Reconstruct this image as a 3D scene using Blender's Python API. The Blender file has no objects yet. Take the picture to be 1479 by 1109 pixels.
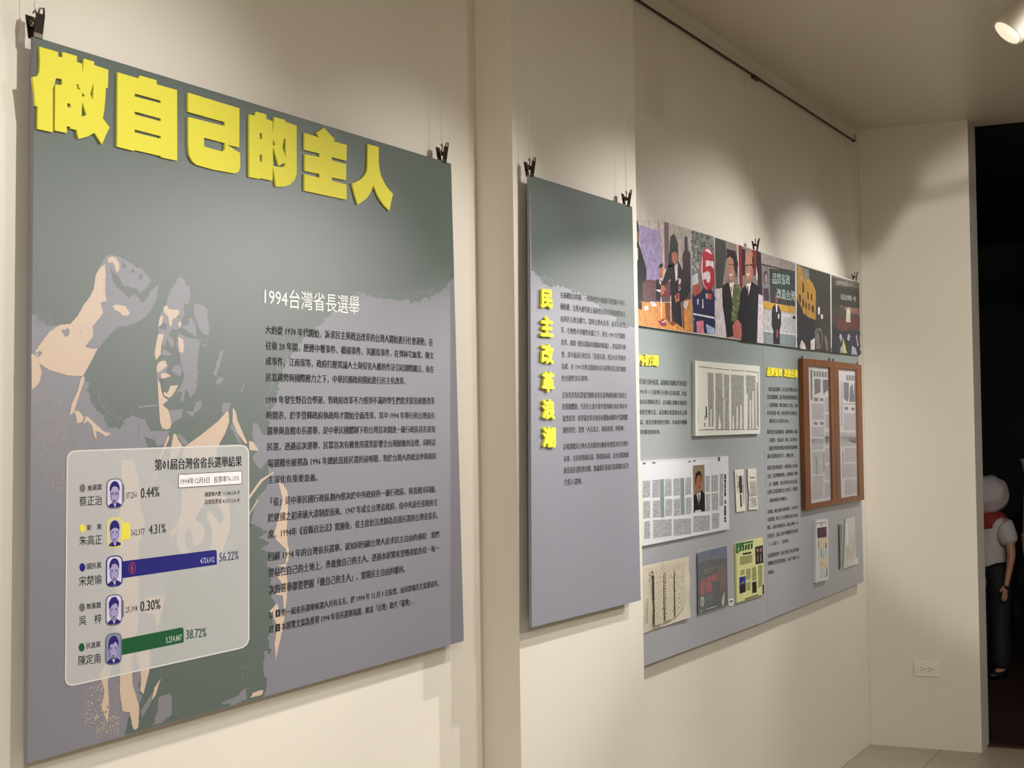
import bpy, bmesh, math, random
from mathutils import Vector, Matrix
from mathutils.geometry import tessellate_polygon
random.seed(7)
C = bpy.context.scene.collection

# ------------------------------------------------------------------ camera
W, H = 1479, 1109
F_PX, YAW, PITCH, ROLL = 2231.27, 0.461162, 0.0291496, -0.0143589
CAM = Vector((0, -1.75784, 1.5))
cy, sy, cp, sp = math.cos(YAW), math.sin(YAW), math.cos(PITCH), math.sin(PITCH)
FW = Vector((cy*cp, sy*cp, sp)); RT = Vector((sy, -cy, 0)); UP = RT.cross(FW)
cr, sr = math.cos(ROLL), math.sin(ROLL)
RT, UP = cr*RT + sr*UP, -sr*RT + cr*UP
cam = bpy.data.cameras.new('camera'); co = bpy.data.objects.new('camera', cam); C.objects.link(co)
cam.sensor_fit = 'HORIZONTAL'; cam.sensor_width = 36; cam.lens = F_PX/W*36; cam.clip_start = .05
m = Matrix((RT, UP, -FW)).transposed().to_4x4(); m.translation = CAM
co.matrix_world = m
bpy.context.scene.camera = co

LX, HC, PIL = 7.2623, 2.8905, 0.10        # far wall x, ceiling height, pillar depth
JY, JT = -0.505, 0.19                     # doorway jamb y and wall thickness

# ------------------------------------------------------------------ world, exposure, lamps
sc = bpy.context.scene
w = bpy.data.worlds.new('world'); sc.world = w; w.use_nodes = True
w.node_tree.nodes['Background'].inputs[0].default_value = (1, .9, .78, 1)
w.node_tree.nodes['Background'].inputs[1].default_value = 0.0
sc.view_settings.view_transform = 'Standard'; sc.view_settings.look = 'None'
sc.view_settings.exposure = 0.0; sc.view_settings.gamma = 1; sc.view_settings.use_curve_mapping = False

WARM = (1, .975, .94)
# name, head position, target, watts, full cone degrees, blend
SPOTS = [
    ('a', (1.98, -1.25, 2.70), (1.98, 0, 1.40), 62, 76, .9),
    ('b', (3.50, -1.12, 2.66), (2.95, 0, 1.30), 60, 70, .9),
    ('c', (4.60, -1.12, 2.66), (3.95, 0, 1.25), 86, 72, .8),
    ('d', (5.92, -1.21, 2.67), (5.10, 0, 1.45), 76, 72, .7),
    ('f', (6.75, -1.12, 2.70), (6.35, 0, 1.45), 76, 76, .6),
    ('e', (3.30, -1.62, 2.74), (7.26, -1.05, 1.74), 190, 36, .3),
    ('g', (6.95, -3.40, 2.66), (2.10, 0, 1.35), 330, 16, 1),  # added lamp across the room, gives the title panel its sheen
    ('h', (6.95, -1.72, 2.66), (3.76, -.13, 1.30), 380, 22, .9),  # added lamp by the doorway, gives the pillar panel its sheen
]
ROOM_FILL = [((-0.6, -2.4, 2.80), 110), ((4.6, -3.4, 2.80), 75)]  # added fill lights out of view, raise the ambient level
for n, p, t, e, ang, bl in SPOTS:
    l = bpy.data.lights.new('spot', 'SPOT'); o = bpy.data.objects.new('spot_lamp', l); C.objects.link(o)
    l.energy = e; l.spot_size = math.radians(ang); l.spot_blend = bl; l.shadow_soft_size = .022; l.color = WARM
    d = Vector(t)-Vector(p); o.location = Vector(p)+d.normalized()*.07; o.rotation_euler = d.to_track_quat('-Z', 'Y').to_euler()
for p, e in ROOM_FILL:
    l = bpy.data.lights.new('fill_panel', 'AREA'); o = bpy.data.objects.new('fill_panel_lamp', l); C.objects.link(o)
    l.energy = e; l.shape = 'DISK'; l.size = .5; l.color = WARM; o.location = p

# ------------------------------------------------------------------ helpers
def lin(c):
    return tuple(((v/255+.055)/1.055)**2.4 if v > 10 else v/255/12.92 for v in c)
MATS = {}
def mat(name, rgb, rough=.5, metal=0, spec=.5, bump=0, bscale=40, var=0, vscale=8, alpha=1, coat=0):
    if name in MATS: return MATS[name]
    m = bpy.data.materials.new(name); m.use_nodes = True; nt = m.node_tree; b = nt.nodes['Principled BSDF']
    col = (*lin(rgb), 1)
    b.inputs['Base Color'].default_value = col; b.inputs['Roughness'].default_value = rough
    b.inputs['Metallic'].default_value = metal; b.inputs['Specular IOR Level'].default_value = spec
    b.inputs['Alpha'].default_value = alpha; b.inputs['Coat Weight'].default_value = coat
    tc = nt.nodes.new('ShaderNodeTexCoord')
    if var:
        n = nt.nodes.new('ShaderNodeTexNoise'); n.inputs['Scale'].default_value = vscale; n.inputs['Detail'].default_value = 5
        nt.links.new(tc.outputs['Object'], n.inputs['Vector'])
        r = nt.nodes.new('ShaderNodeValToRGB'); r.color_ramp.elements[0].position = .3; r.color_ramp.elements[1].position = .7
        r.color_ramp.elements[0].color = (*[v*(1-var) for v in col[:3]], 1); r.color_ramp.elements[1].color = (*[min(1, v*(1+var)) for v in col[:3]], 1)
        nt.links.new(n.outputs[0], r.inputs[0]); nt.links.new(r.outputs[0], b.inputs['Base Color'])
    if bump:
        n = nt.nodes.new('ShaderNodeTexNoise'); n.inputs['Scale'].default_value = bscale; n.inputs['Detail'].default_value = 3
        nt.links.new(tc.outputs['Object'], n.inputs['Vector'])
        k = nt.nodes.new('ShaderNodeBump'); k.inputs['Strength'].default_value = bump; k.inputs['Distance'].default_value = .01
        nt.links.new(n.outputs[0], k.inputs['Height']); nt.links.new(k.outputs[0], b.inputs['Normal'])
    MATS[name] = m; return m
PR, PS = .42, .8          # gloss of the laminated prints
def ink(r, g, b): return mat('print_%d_%d_%d' % (r, g, b), (r, g, b), PR, spec=PS)
def photo_ink(r, g, b): return mat('photo_%d_%d_%d' % (r, g, b), (r, g, b), .45, spec=.35, var=.28, vscale=70)
def paper(r, g, b): return mat('paper_%d_%d_%d' % (r, g, b), (r, g, b), .7, spec=.2, var=.03, vscale=20)
def newsprint(name, bg, fg, colw, rowh, dens=.5, gap=.35):
    """columns of tiny vertical characters, as printed ink"""
    if name in MATS: return MATS[name]
    m = bpy.data.materials.new(name); m.use_nodes = True; nt = m.node_tree; b = nt.nodes['Principled BSDF']
    b.inputs['Roughness'].default_value = .6; b.inputs['Specular IOR Level'].default_value = .25
    N = nt.nodes.new; Lk = nt.links.new
    tc = N('ShaderNodeTexCoord'); sep = N('ShaderNodeSeparateXYZ'); Lk(tc.outputs['Object'], sep.inputs[0])
    def mth(op, a, bb=None):
        k = N('ShaderNodeMath'); k.operation = op
        for i, v in enumerate((a, bb)):
            if v is None: continue
            if isinstance(v, (int, float)): k.inputs[i].default_value = v
            else: Lk(v, k.inputs[i])
        return k.outputs[0]
    fx = mth('FRACT', mth('DIVIDE', mth('ADD', sep.outputs[0], 50), colw))
    colmask = mth('GREATER_THAN', fx, gap)
    cmb = N('ShaderNodeCombineXYZ')
    Lk(mth('MULTIPLY', sep.outputs[0], 2.6/colw), cmb.inputs[0]); Lk(mth('MULTIPLY', sep.outputs[2], 2.6/rowh), cmb.inputs[2])
    n = N('ShaderNodeTexNoise'); n.inputs['Scale'].default_value = 1; n.inputs['Detail'].default_value = 1; Lk(cmb.outputs[0], n.inputs['Vector'])
    ch = mth('GREATER_THAN', n.outputs[0], 1-dens)
    mk = mth('MULTIPLY', colmask, ch)
    mx = N('ShaderNodeMix'); mx.data_type = 'RGBA'
    mx.inputs['A'].default_value = (*lin(bg), 1); mx.inputs['B'].default_value = (*lin(fg), 1)
    Lk(mk, mx.inputs['Factor']); Lk(mx.outputs['Result'], b.inputs['Base Color'])
    MATS[name] = m; return m

wall_m = mat('warm_white_wall_paint', (226, 219, 206), .32, spec=.42, bump=.06, bscale=9, var=.012, vscale=3)
ceil_m = mat('ceiling_paint', (208, 199, 183), .35, spec=.4, bump=.03, bscale=5)
tile_m = mat('beige_floor_tile', (168, 158, 138), .4, bump=.05, bscale=30, var=.08, vscale=14)
grout_m = mat('grout', (95, 86, 74), .9)
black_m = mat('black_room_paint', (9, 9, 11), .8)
darkfloor_m = mat('dark_red_floor', (52, 30, 26), .5, var=.2)
steel = mat('clip_metal', (120, 112, 98), .32, metal=1)
darksteel = mat('clip_dark_metal', (62, 55, 46), .4, metal=.9)
nylon = mat('nylon_line', (236, 232, 222), .25, spec=.8, alpha=.8)
white_pl = mat('white_plastic', (232, 226, 212), .35)
slot_m = mat('socket_slot', (25, 20, 16), .7)

def link(o, parent=None):
    C.objects.link(o)
    if parent: o.parent = parent
    return o
def tag(o, label=None, cat=None, group=None, kind=None):
    if label: o['label'] = label
    if cat: o['category'] = cat
    if group: o['group'] = group
    if kind: o['kind'] = kind
    return o
def empty(name, loc, label, cat, group=None):
    o = bpy.data.objects.new(name, None); o.empty_display_size = .05; o.location = loc; C.objects.link(o)
    return tag(o, label, cat, group)
def mesh(name, verts, faces, mt, parent=None, smooth=False, lone=False):
    """one mesh object with its origin at the middle of its back/bottom; verts in world space"""
    me = bpy.data.meshes.new(name)
    pv = [Vector(v) for v in verts]
    if parent is not None:
        off = Vector(parent.location); q = parent.parent
        while q is not None: off += Vector(q.location); q = q.parent
        og = Vector((0, 0, 0)); pv = [v-off for v in pv]
    if parent is None and pv:
        og = sum(pv, Vector())/len(pv)
        pv = [v-og for v in pv]
    me.from_pydata(pv, [], faces); me.update()
    if smooth:
        for p in me.polygons: p.use_smooth = True
    me.materials.append(mt)
    o = bpy.data.objects.new(name, me); C.objects.link(o)
    if parent is not None: o.parent = parent
    else: o.location = og
    return o
BOXF = [(0, 1, 2, 3), (7, 6, 5, 4), (0, 4, 5, 1), (1, 5, 6, 2), (2, 6, 7, 3), (3, 7, 4, 0)]
def box(name, x0, x1, y0, y1, z0, z1, mt, parent=None):
    v = [(x0, y0, z0), (x0, y1, z0), (x1, y1, z0), (x1, y0, z0), (x0, y0, z1), (x0, y1, z1), (x1, y1, z1), (x1, y0, z1)]
    return mesh(name, v, BOXF, mt, parent)
def boxes(name, L, mt, parent=None):
    v = []; f = []
    for x0, x1, y0, y1, z0, z1 in L:
        n = len(v)
        v += [(x0, y0, z0), (x0, y1, z0), (x1, y1, z0), (x1, y0, z0), (x0, y0, z1), (x0, y1, z1), (x1, y1, z1), (x1, y0, z1)]
        f += [tuple(i+n for i in q) for q in BOXF]
    return mesh(name, v, f, mt, parent)
def tube(name, pts, r, mt, parent=None, n=8):
    v = []; f = []
    pts = [Vector(p) for p in pts]
    for i, p in enumerate(pts):
        d = (pts[min(i+1, len(pts)-1)]-pts[max(i-1, 0)]).normalized()
        a = d.cross(Vector((0, 1, 0))) if abs(d.y) < .9 else d.cross(Vector((1, 0, 0)))
        a.normalize(); b = d.cross(a); rr = r[i] if isinstance(r, (list, tuple)) else r
        for k in range(n):
            t = 2*math.pi*k/n; v.append(p+a*math.cos(t)*rr+b*math.sin(t)*rr)
    for i in range(len(pts)-1):
        for k in range(n):
            f.append((i*n+k, i*n+(k+1) % n, (i+1)*n+(k+1) % n, (i+1)*n+k))
    f.append(tuple(range(n))[::-1]); f.append(tuple((len(pts)-1)*n+k for k in range(n)))
    return mesh(name, v, f, mt, parent, smooth=True)

# the point of the plane y = const that the photograph shows at a pixel
def on(px, py, y):
    r = FW + RT*((px-W/2)/F_PX) + UP*((H/2-py)/F_PX)
    return CAM + r*((y-CAM.y)/r.y)
def S(ox, oy, s):                      # coordinates read off an enlarged crop -> photo pixels
    return lambda *pts: [(ox+x/s, oy+y/s) for x, y in pts]
def slab(name, quad, yf, th, mt, parent=None):
    """board whose front face stands at y = yf; quad = TL TR BR BL"""
    a = [on(x, y, yf) for x, y in quad]; b = [v+Vector((0, th, 0)) for v in a]
    return mesh(name, a+b, [(3, 2, 1, 0), (4, 5, 6, 7), (0, 1, 5, 4), (1, 2, 6, 5), (2, 3, 7, 6), (3, 0, 4, 7)], mt, parent)
def tess(loops, yf, th=0):
    vs = []; L2 = []
    for lp in loops:
        q = [on(x, y, yf) for x, y in lp]; vs += q; L2.append([Vector((p.x, p.z, 0)) for p in q])
    tris = tessellate_polygon(L2)
    f = []
    for t in tris:
        a, b, c = (vs[i] for i in t)
        nrm = (b-a).cross(c-a)
        if nrm.length < 1e-12: continue
        f.append(tuple(t) if nrm.y < 0 else tuple(reversed(t)))
    if th:
        n = len(vs); f2 = [tuple(i+n for i in reversed(t)) for t in f]
        k = 0
        for lp in loops:
            m_ = len(lp)
            for i in range(m_):
                f2.append((k+i, k+(i+1) % m_, n+k+(i+1) % m_, n+k+i))
            k += m_
        vs = vs+[v+Vector((0, th, 0)) for v in vs]; f += f2
    return vs, f
def prints(name, shapes, mt, yf, parent, th=0):
    """flat printed shapes (each a loop, or a list of loops with holes) as one mesh on the plane y = yf"""
    V = []; Fc = []
    for s in shapes:
        loops = s if isinstance(s[0][0], (tuple, list)) else [s]
        v, f = tess(loops, yf, th); n = len(V); V += v; Fc += [tuple(i+n for i in q) for q in f]
    return mesh(name, V, Fc, mt, parent)
def rag(pts, amp, step=3, lvl=None):
    out = []
    n = len(pts)
    for i in range(n):
        a, b = pts[i], pts[(i+1) % n]
        L = math.hypot(b[0]-a[0], b[1]-a[1]); k = max(1, int(L/step))
        for j in range(k):
            t = j/k; q = amp*random.gauss(0, 1) if j else amp*.4*random.gauss(0, 1)
            nx, ny = -(b[1]-a[1])/max(L, 1e-6), (b[0]-a[0])/max(L, 1e-6)
            out.append((a[0]+(b[0]-a[0])*t+nx*q, a[1]+(b[1]-a[1])*t+ny*q))
    return out
def ell(cx, cy_, rx, ry, n=20, t0=0, t1=360):
    return [(cx+rx*math.cos(math.radians(t0+(t1-t0)*i/n)), cy_+ry*math.sin(math.radians(t0+(t1-t0)*i/n))) for i in range(n)]
def rrect(q, r, n=5, corners=(1, 1, 1, 1)):
    out = []
    for i in range(4):
        p = q[i]; a = q[i-1]; b = q[(i+1) % 4]
        if not corners[i]: out.append(p); continue
        def to(u):
            d = math.hypot(u[0]-p[0], u[1]-p[1]); k = min(r/d, .5); return (p[0]+(u[0]-p[0])*k, p[1]+(u[1]-p[1])*k)
        s, e = to(a), to(b)
        for j in range(n+1):
            t = j/n; out.append(((1-t)**2*s[0]+2*t*(1-t)*p[0]+t*t*e[0], (1-t)**2*s[1]+2*t*(1-t)*p[1]+t*t*e[1]))
    return out
def rough_dots(regions, size, n):
    out = []
    for reg in regions:
        xs = [p[0] for p in reg]; ys = [p[1] for p in reg]
        def inside(x, y):
            c = False
            for i in range(len(reg)):
                (x1, y1), (x2, y2) = reg[i-1], reg[i]
                if (y1 > y) != (y2 > y) and x < (x2-x1)*(y-y1)/(y2-y1)+x1: c = not c
            return c
        k = 0
        while k < n:
            x = random.uniform(min(xs), max(xs)); y = random.uniform(min(ys), max(ys))
            if not inside(x, y): continue
            k += 1; s = size*random.uniform(.4, 1.3)
            out.append([(x-s, y), (x+random.uniform(-.3, .3)*s, y-s*1.2), (x+s, y+random.uniform(-.3, .3)*s), (x, y+s)])
    return out

# queued lettering: real glyph outlines laid as print on a plane
JOBS = []
def text(name, s, q, yf, mt, parent, bold=0, ink_z=(-.08, .85), th=0, res=1):
    """q = (x_left, y_top_left, y_bottom_left, x_right, y_top_right, y_bottom_right) in photo pixels"""
    JOBS.append((name, s, q, yf, mt, parent, bold, ink_z, th, res))
def run_text():
    cache = {}; tmp = []
    for j in JOBS:
        for line in ([j[1]] if isinstance(j[1], str) else j[1]):
            k = (line, j[9])
            if k in cache: continue
            cu = bpy.data.curves.new('lettering', 'FONT'); cu.body = line; cu.resolution_u = j[9]; cu.fill_mode = 'FRONT'
            o = bpy.data.objects.new('lettering', cu); C.objects.link(o); cache[k] = o; tmp.append(o)
    dg = bpy.context.evaluated_depsgraph_get(); dg.update()
    got = {}
    for k, o in cache.items():
        me = bpy.data.meshes.new_from_object(o.evaluated_get(dg), depsgraph=dg)
        got[k] = ([tuple(v.co[:2]) for v in me.vertices], [tuple(p.vertices) for p in me.polygons]); bpy.data.meshes.remove(me)
    for o in tmp:
        d = o.data; bpy.data.objects.remove(o); bpy.data.curves.remove(d)
    for name, s, q, yf, mt, parent, bold, iz, th, res in JOBS:
        lines = [s] if isinstance(s, str) else s; qs = [q] if isinstance(s, str) else q
        V = []; Fc = []
        if bold >= .03: offs = [(bold*math.cos(t*math.pi/4), bold*math.sin(t*math.pi/4)) for t in range(8)]
        elif bold: offs = [(-bold, 0), (bold, 0)]
        else: offs = [(0, 0)]
        for line, (x0, t0, b0, x1, t1, b1) in zip(lines, qs):
            vs, fs = got[(line, res)]
            if not vs: continue
            u0 = min(v[0] for v in vs)-bold; u1 = max(v[0] for v in vs)+bold
            TL, BL, TR, BR = on(x0, t0, yf), on(x0, b0, yf), on(x1, t1, yf), on(x1, b1, yf)
            for k, (du, dv) in enumerate(offs):
                n = len(V); e = Vector((0, -.00001*k, 0))
                for u, v in vs:
                    a = (u+du-u0)/(u1-u0); b = (v+dv-iz[0])/(iz[1]-iz[0])
                    V.append((BL*(1-a)+BR*a)*(1-b)+(TL*(1-a)+TR*a)*b+e)
                for f in fs:
                    a, b, c = V[n+f[0]], V[n+f[1]], V[n+f[2]]
                    Fc.append(tuple(n+i for i in f) if (b-a).cross(c-a).y < 0 else tuple(n+i for i in reversed(f)))
        o = mesh(name, V, Fc, mt, parent)
        if th:
            bm = bmesh.new(); bm.from_mesh(o.data)
            bmesh.ops.remove_doubles(bm, verts=bm.verts, dist=1e-6)
            r = bmesh.ops.extrude_face_region(bm, geom=bm.faces[:])
            bmesh.ops.translate(bm, verts=[e for e in r['geom'] if isinstance(e, bmesh.types.BMVert)], vec=(0, th, 0))
            bmesh.ops.recalc_face_normals(bm, faces=bm.faces); bm.to_mesh(o.data); bm.free()

# ------------------------------------------------------------------ the room
def struct(o, label=None): return tag(o, label, kind='structure')
XB, YR = -2.2, -4.6
struct(box('wall_left', XB, LX+.15, 0, .15, 0, HC, wall_m))
struct(box('wall_pillar', 3.357, 4.163, -PIL, -.0005, 0, HC, wall_m), 'shallow white pillar standing proud of the left wall')
struct(box('wall_far', LX, LX+JT, JY, -.0005, 0, HC, wall_m))
struct(box('wall_far', LX, LX+JT, YR, -3.05, 0, HC, wall_m))
struct(box('wall_right', XB, LX, YR-.15, YR, 0, HC, mat('grey_wall_paint', (120, 114, 104), .6)))
struct(box('wall_back', XB-.15, XB, YR, 0, 0, HC, wall_m))
struct(box('ceiling', XB, LX+JT, YR, .15, HC, HC+.12, ceil_m))
# floor: slab plus 60 cm tiles; joints set from the one joint in view
fl = struct(box('floor', XB, LX+JT, YR, 0, -.12, -.004, grout_m))
TS = .6; jx, jy = 7.003, -.3257
k0 = math.floor((XB-jx)/TS); tile_me = {}
i = k0
while jx+i*TS < LX+JT:
    x0 = max(XB, jx+i*TS+.0015); x1 = min(LX+JT, jx+(i+1)*TS-.0015); i += 1
    if x1-x0 < .02: continue
    j = 0
    ys = [0.0, jy]
    while ys[-1] > YR: ys.append(ys[-1]-TS)
    for a, b in zip(ys[:-1], ys[1:]):
        y1 = a-.0015; y0 = max(YR, b+.0015)
        if y1-y0 < .02: continue
        key = (round(x1-x0, 4), round(y1-y0, 4))
        if key not in tile_me:
            o = boxes('floor_tile', [(0, x1-x0, 0, y1-y0, -.004, 0)], tile_m, fl); tile_me[key] = o.data
            o.location = (x0-fl.location.x, y0-fl.location.y, -fl.location.z)
            # geometry was offset by the floor's own location: undo it
            for v in o.data.vertices: v.co += fl.location
        else:
            o = bpy.data.objects.new('floor_tile', tile_me[key]); C.objects.link(o); o.parent = fl
            o.location = (x0-fl.location.x, y0-fl.location.y, -fl.location.z)
# dark room beyond the doorway
DX = LX+JT
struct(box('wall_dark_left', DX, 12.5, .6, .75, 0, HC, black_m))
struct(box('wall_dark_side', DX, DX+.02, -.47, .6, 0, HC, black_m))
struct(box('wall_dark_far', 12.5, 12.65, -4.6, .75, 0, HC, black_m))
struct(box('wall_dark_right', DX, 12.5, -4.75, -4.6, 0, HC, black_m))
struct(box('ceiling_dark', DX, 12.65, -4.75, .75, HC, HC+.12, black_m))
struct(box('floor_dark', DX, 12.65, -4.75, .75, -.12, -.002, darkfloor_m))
struct(box('trim_1', LX+.14, DX+.004, -3.05, JY, -.002, .006, mat('threshold_strip', (78, 50, 42), .45)), 'dark red threshold strip')

# picture rail along the top of the wall
rail = empty('picture_rail', (5.7, 0, 2.83), 'slim picture rail with a painted shade line below the ceiling, right of the pillar', 'picture rail')
rm = mat('rail_white', (214, 206, 190), .4)
box('rail_profile', 4.163, 7.15, -.012, 0, 2.826, 2.846, rm, rail)
box('rail_shade_strip', 4.163, 7.15, -.0105, -.001, 2.8215, 2.826, mat('rail_shade_dark', (50, 44, 36), .6), rail)  # shade line under the rail, put in as a dark strip
box('end_stop', 7.143, 7.152, -.014, 0, 2.818, 2.85, darksteel, rail)
boxes('rail_joint', [(5.60+i*.018, 5.612+i*.018, -.016, -.001, 2.812, 2.824) for i in range(4)], darksteel, rail)

# power outlet on the far wall
def far(px, py, x=LX):
    r = FW + RT*((px-W/2)/F_PX) + UP*((H/2-py)/F_PX); return CAM + r*((x-CAM.x)/r.x)
a, b = far(1320, 953.6), far(1358.6, 978.4)
ot = empty('wall_outlet', ((LX), (a.y+b.y)/2, b.z), 'white double power outlet low on the far wall', 'outlet')
y0, y1, z0, z1 = b.y, a.y, b.z, a.z
pl = mesh('cover_plate', [(LX, y0, z0), (LX, y1, z0), (LX, y1, z1), (LX, y0, z1), (LX-.007, y0+.003, z0+.003), (LX-.007, y1-.003, z0+.003), (LX-.007, y1-.003, z1-.003), (LX-.007, y0+.003, z1-.003)],
     [(0, 3, 2, 1), (4, 5, 6, 7), (0, 1, 5, 4), (1, 2, 6, 5), (2, 3, 7, 6), (3, 0, 4, 7)], white_pl, ot)
ym = (y0+y1)/2; zm = (z0+z1)/2
for s in (-1, 1):
    sk = box('socket', LX-.0095, LX-.006, ym+s*.0185-.017, ym+s*.0185+.017, zm-.016, zm+.016, white_pl, ot)
    c = ym+s*.0185
    boxes('socket_slots', [(LX-.0102, LX-.009, c+.002, c+.010, zm+.0055, zm+.008), (LX-.0102, LX-.009, c+.002, c+.010, zm-.008, zm-.0055)], slot_m, sk)
    tube('ground_hole', [(LX-.0103, c-.008, zm), (LX-.009, c-.008, zm)], .0028, slot_m, sk)

# track spotlights
wl = mat('lamp_white', (225, 218, 205), .4); tm = mat('track_white', (215, 208, 195), .45)
trk = tag(box('lighting_track', 1.6, 7.2, -1.42, -1.38, HC-.03, HC, tm), 'white lighting track under the ceiling parallel to the left wall', 'lighting track')
LAB = ['leftmost', 'second', 'third', 'last']
emit = bpy.data.materials.new('lamp_face'); emit.use_nodes = True
eb = emit.node_tree.nodes['Principled BSDF']; eb.inputs['Emission Color'].default_value = (1, .85, .6, 1); eb.inputs['Emission Strength'].default_value = .8
for n, p, t, e, ang, bl in SPOTS:
    if n in 'egh': continue
    lab = {'a': 'white track spotlight nearest the camera, lighting the large title panel', 'b': 'white track spotlight in front of the pillar',
           'c': 'white track spotlight lighting the pillar panel, just past the pillar', 'd': 'white track spotlight lighting the join of the photo boards', 'f': 'white track spotlight next to the far wall'}[n]
    r_ = empty('track_spotlight', (p[0], -1.40, HC-.03), lab, 'spotlight', 'spotlights on the ceiling track')
    P = Vector(p); d = (Vector(t)-P).normalized()
    tube('lamp_arm', [(p[0], -1.40, HC-.03), (p[0], -1.40, p[2]+.04), P], .009, tm, r_)
    tube('lamp_head', [P-d*.075, P-d*.07, P-d*.03, P+d*.055, P+d*.06], [.012, .028, .038, .05, .05], wl, r_, n=24)
    tube('lamp_lens', [P+d*.0605, P+d*.062], [.042, .042], emit, r_, n=24)
for n, p, t, e, ang, bl in SPOTS:
    if n not in 'egh': continue
    lab = {'e': 'white ceiling spotlight behind the track, aimed at the far wall', 'g': 'white added spotlight far across the room, aimed back at the title panel for sheen', 'h': 'white added spotlight by the doorway, putting sheen on the pillar panel'}[n]
    r_ = empty('ceiling_spotlight', (p[0], p[1], HC), lab, 'spotlight', 'single spotlights on the ceiling')
    P = Vector(p); d = (Vector(t)-P).normalized()
    tube('lamp_arm', [(p[0], p[1], HC), P], .009, tm, r_)
    tube('lamp_head', [P-d*.075, P-d*.07, P-d*.03, P+d*.055, P+d*.06], [.012, .028, .038, .05, .05], wl, r_, n=24)
    tube('lamp_lens', [P+d*.0605, P+d*.062], [.042, .042], emit, r_, n=24)
for i, (p, e) in enumerate(ROOM_FILL):
    r_ = empty('ceiling_fill_light', (p[0], p[1], HC), ['added round fill light behind the camera', 'added round fill light over the middle of the room'][i], 'ceiling light', 'added round fill lights')
    tube('light_rim', [(p[0], p[1], HC), (p[0], p[1], HC-.03)], .28, wl, r_, n=32)

# ------------------------------------------------------------------ hanging clips
def hanger(px, py, scale, label, yf, side=1):
    """nylon line from the rail and a metal spring clip biting the board's top edge at photo pixel px,py"""
    p = on(px, py, yf)
    yc = yf+.004
    r = empty('hanging_clip', (p.x, yc, p.z), label, 'clip', 'metal clips that hold the boards')
    s = scale; x, z = p.x, p.z
    # jaws: two tapered plates meeting over the board edge
    def plate(name, x0, x1, ya, yb, zt, zb, mt, t=.0016):
        v = [(x0, ya, zt), (x1, ya, zt), (x1, yb, zb), (x0, yb, zb)]; v += [(q[0], q[1]+t, q[2]) for q in v]
        return mesh(name, v, [(3, 2, 1, 0), (4, 5, 6, 7), (0, 1, 5, 4), (1, 2, 6, 5), (2, 3, 7, 6), (3, 0, 4, 7)], mt, r)
    plate('jaw', x-.009*s, x+.009*s, yf-.008*s, yf-.003, z+.034*s, z+.004*s, darksteel)
    plate('jaw', x-.009*s, x+.009*s, yf+.015*s, yf+.009, z+.034*s, z-.004*s, darksteel)
    plate('jaw_lip', x-.009*s, x+.009*s, yf-.003, yf-.0022, z+.005*s, z-.003*s, steel)
    tube('spring', [(x-.008*s, yc+.002, z+.019*s), (x+.008*s, yc+.002, z+.019*s)], .0055*s, steel, r, n=12)
    tube('spring_pin', [(x-.0115*s, yc+.002, z+.019*s), (x+.0115*s, yc+.002, z+.019*s)], .0022*s, darksteel, r)
    tube('finger_loop', [(x-.006*s, yf-.008*s, z+.033*s), (x-.005*s, yf-.010*s, z+.041*s), (x+.004*s, yf-.010*s, z+.043*s), (x+.006*s, yf-.008*s, z+.033*s)], .0017*s, steel, r)
    tube('hook', [(x, yc+.002, z+.024*s), (x+.004*s, yc+.001, z+.034*s), (x, yc, z+.042*s), (x-.004*s, yc+.001, z+.036*s)], .0015*s, steel, r)
    zt = 2.824
    ln = tube('hanging_line', [(x-.001, yc, z+.04*s), (x-.004, yc+.5*(-.012-yc) if yf > -.1 else yc, (z+zt)/2), (x-.006, -.008 if yf > -.1 else yc, zt)], 0.0007, nylon, r, n=6)
    return r
hanger(54, 52, 1.0, 'metal spring clip at the top left corner of the large title panel', -.032)
hanger(641, 233, 1.0, 'metal spring clip at the top right corner of the large title panel', -.032)
hanger(767.5, 253, 1.0, 'metal spring clip at the top left corner of the narrow pillar panel', -.132)
hanger(907, 296.5, 1.0, 'metal spring clip at the top right corner of the narrow pillar panel', -.132)
hanger(1093, 361, 1.0, 'metal spring clip above the join of the two photo panels', -.041)
hanger(1236, 406, 1.0, 'metal spring clip at the top right corner of the last photo panel', -.041)

# ------------------------------------------------------------------ palette
GREEN = ink(78, 90, 84); LILAC_DIM = ink(120, 118, 127); LILAC_LIT = ink(138, 138, 149); PEACH = ink(196, 172, 150)  # one lilac ink in two tones: the panels' dimmer and brighter light painted in
DK = mat('black_print', (14, 12, 18), .6, spec=.25); NAVY = mat('navy_print', (12, 8, 112), .6, spec=.25); YEL = mat('yellow_acrylic', (224, 216, 76), .6, spec=.2)
YELP = ink(226, 214, 40); WHT = ink(236, 234, 232); GRY = ink(96, 90, 98); GRN = mat('green_print', (0, 78, 38), .6, spec=.25)
edge_m = mat('board_core', (70, 66, 60), .8)
board_m = {}

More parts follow.
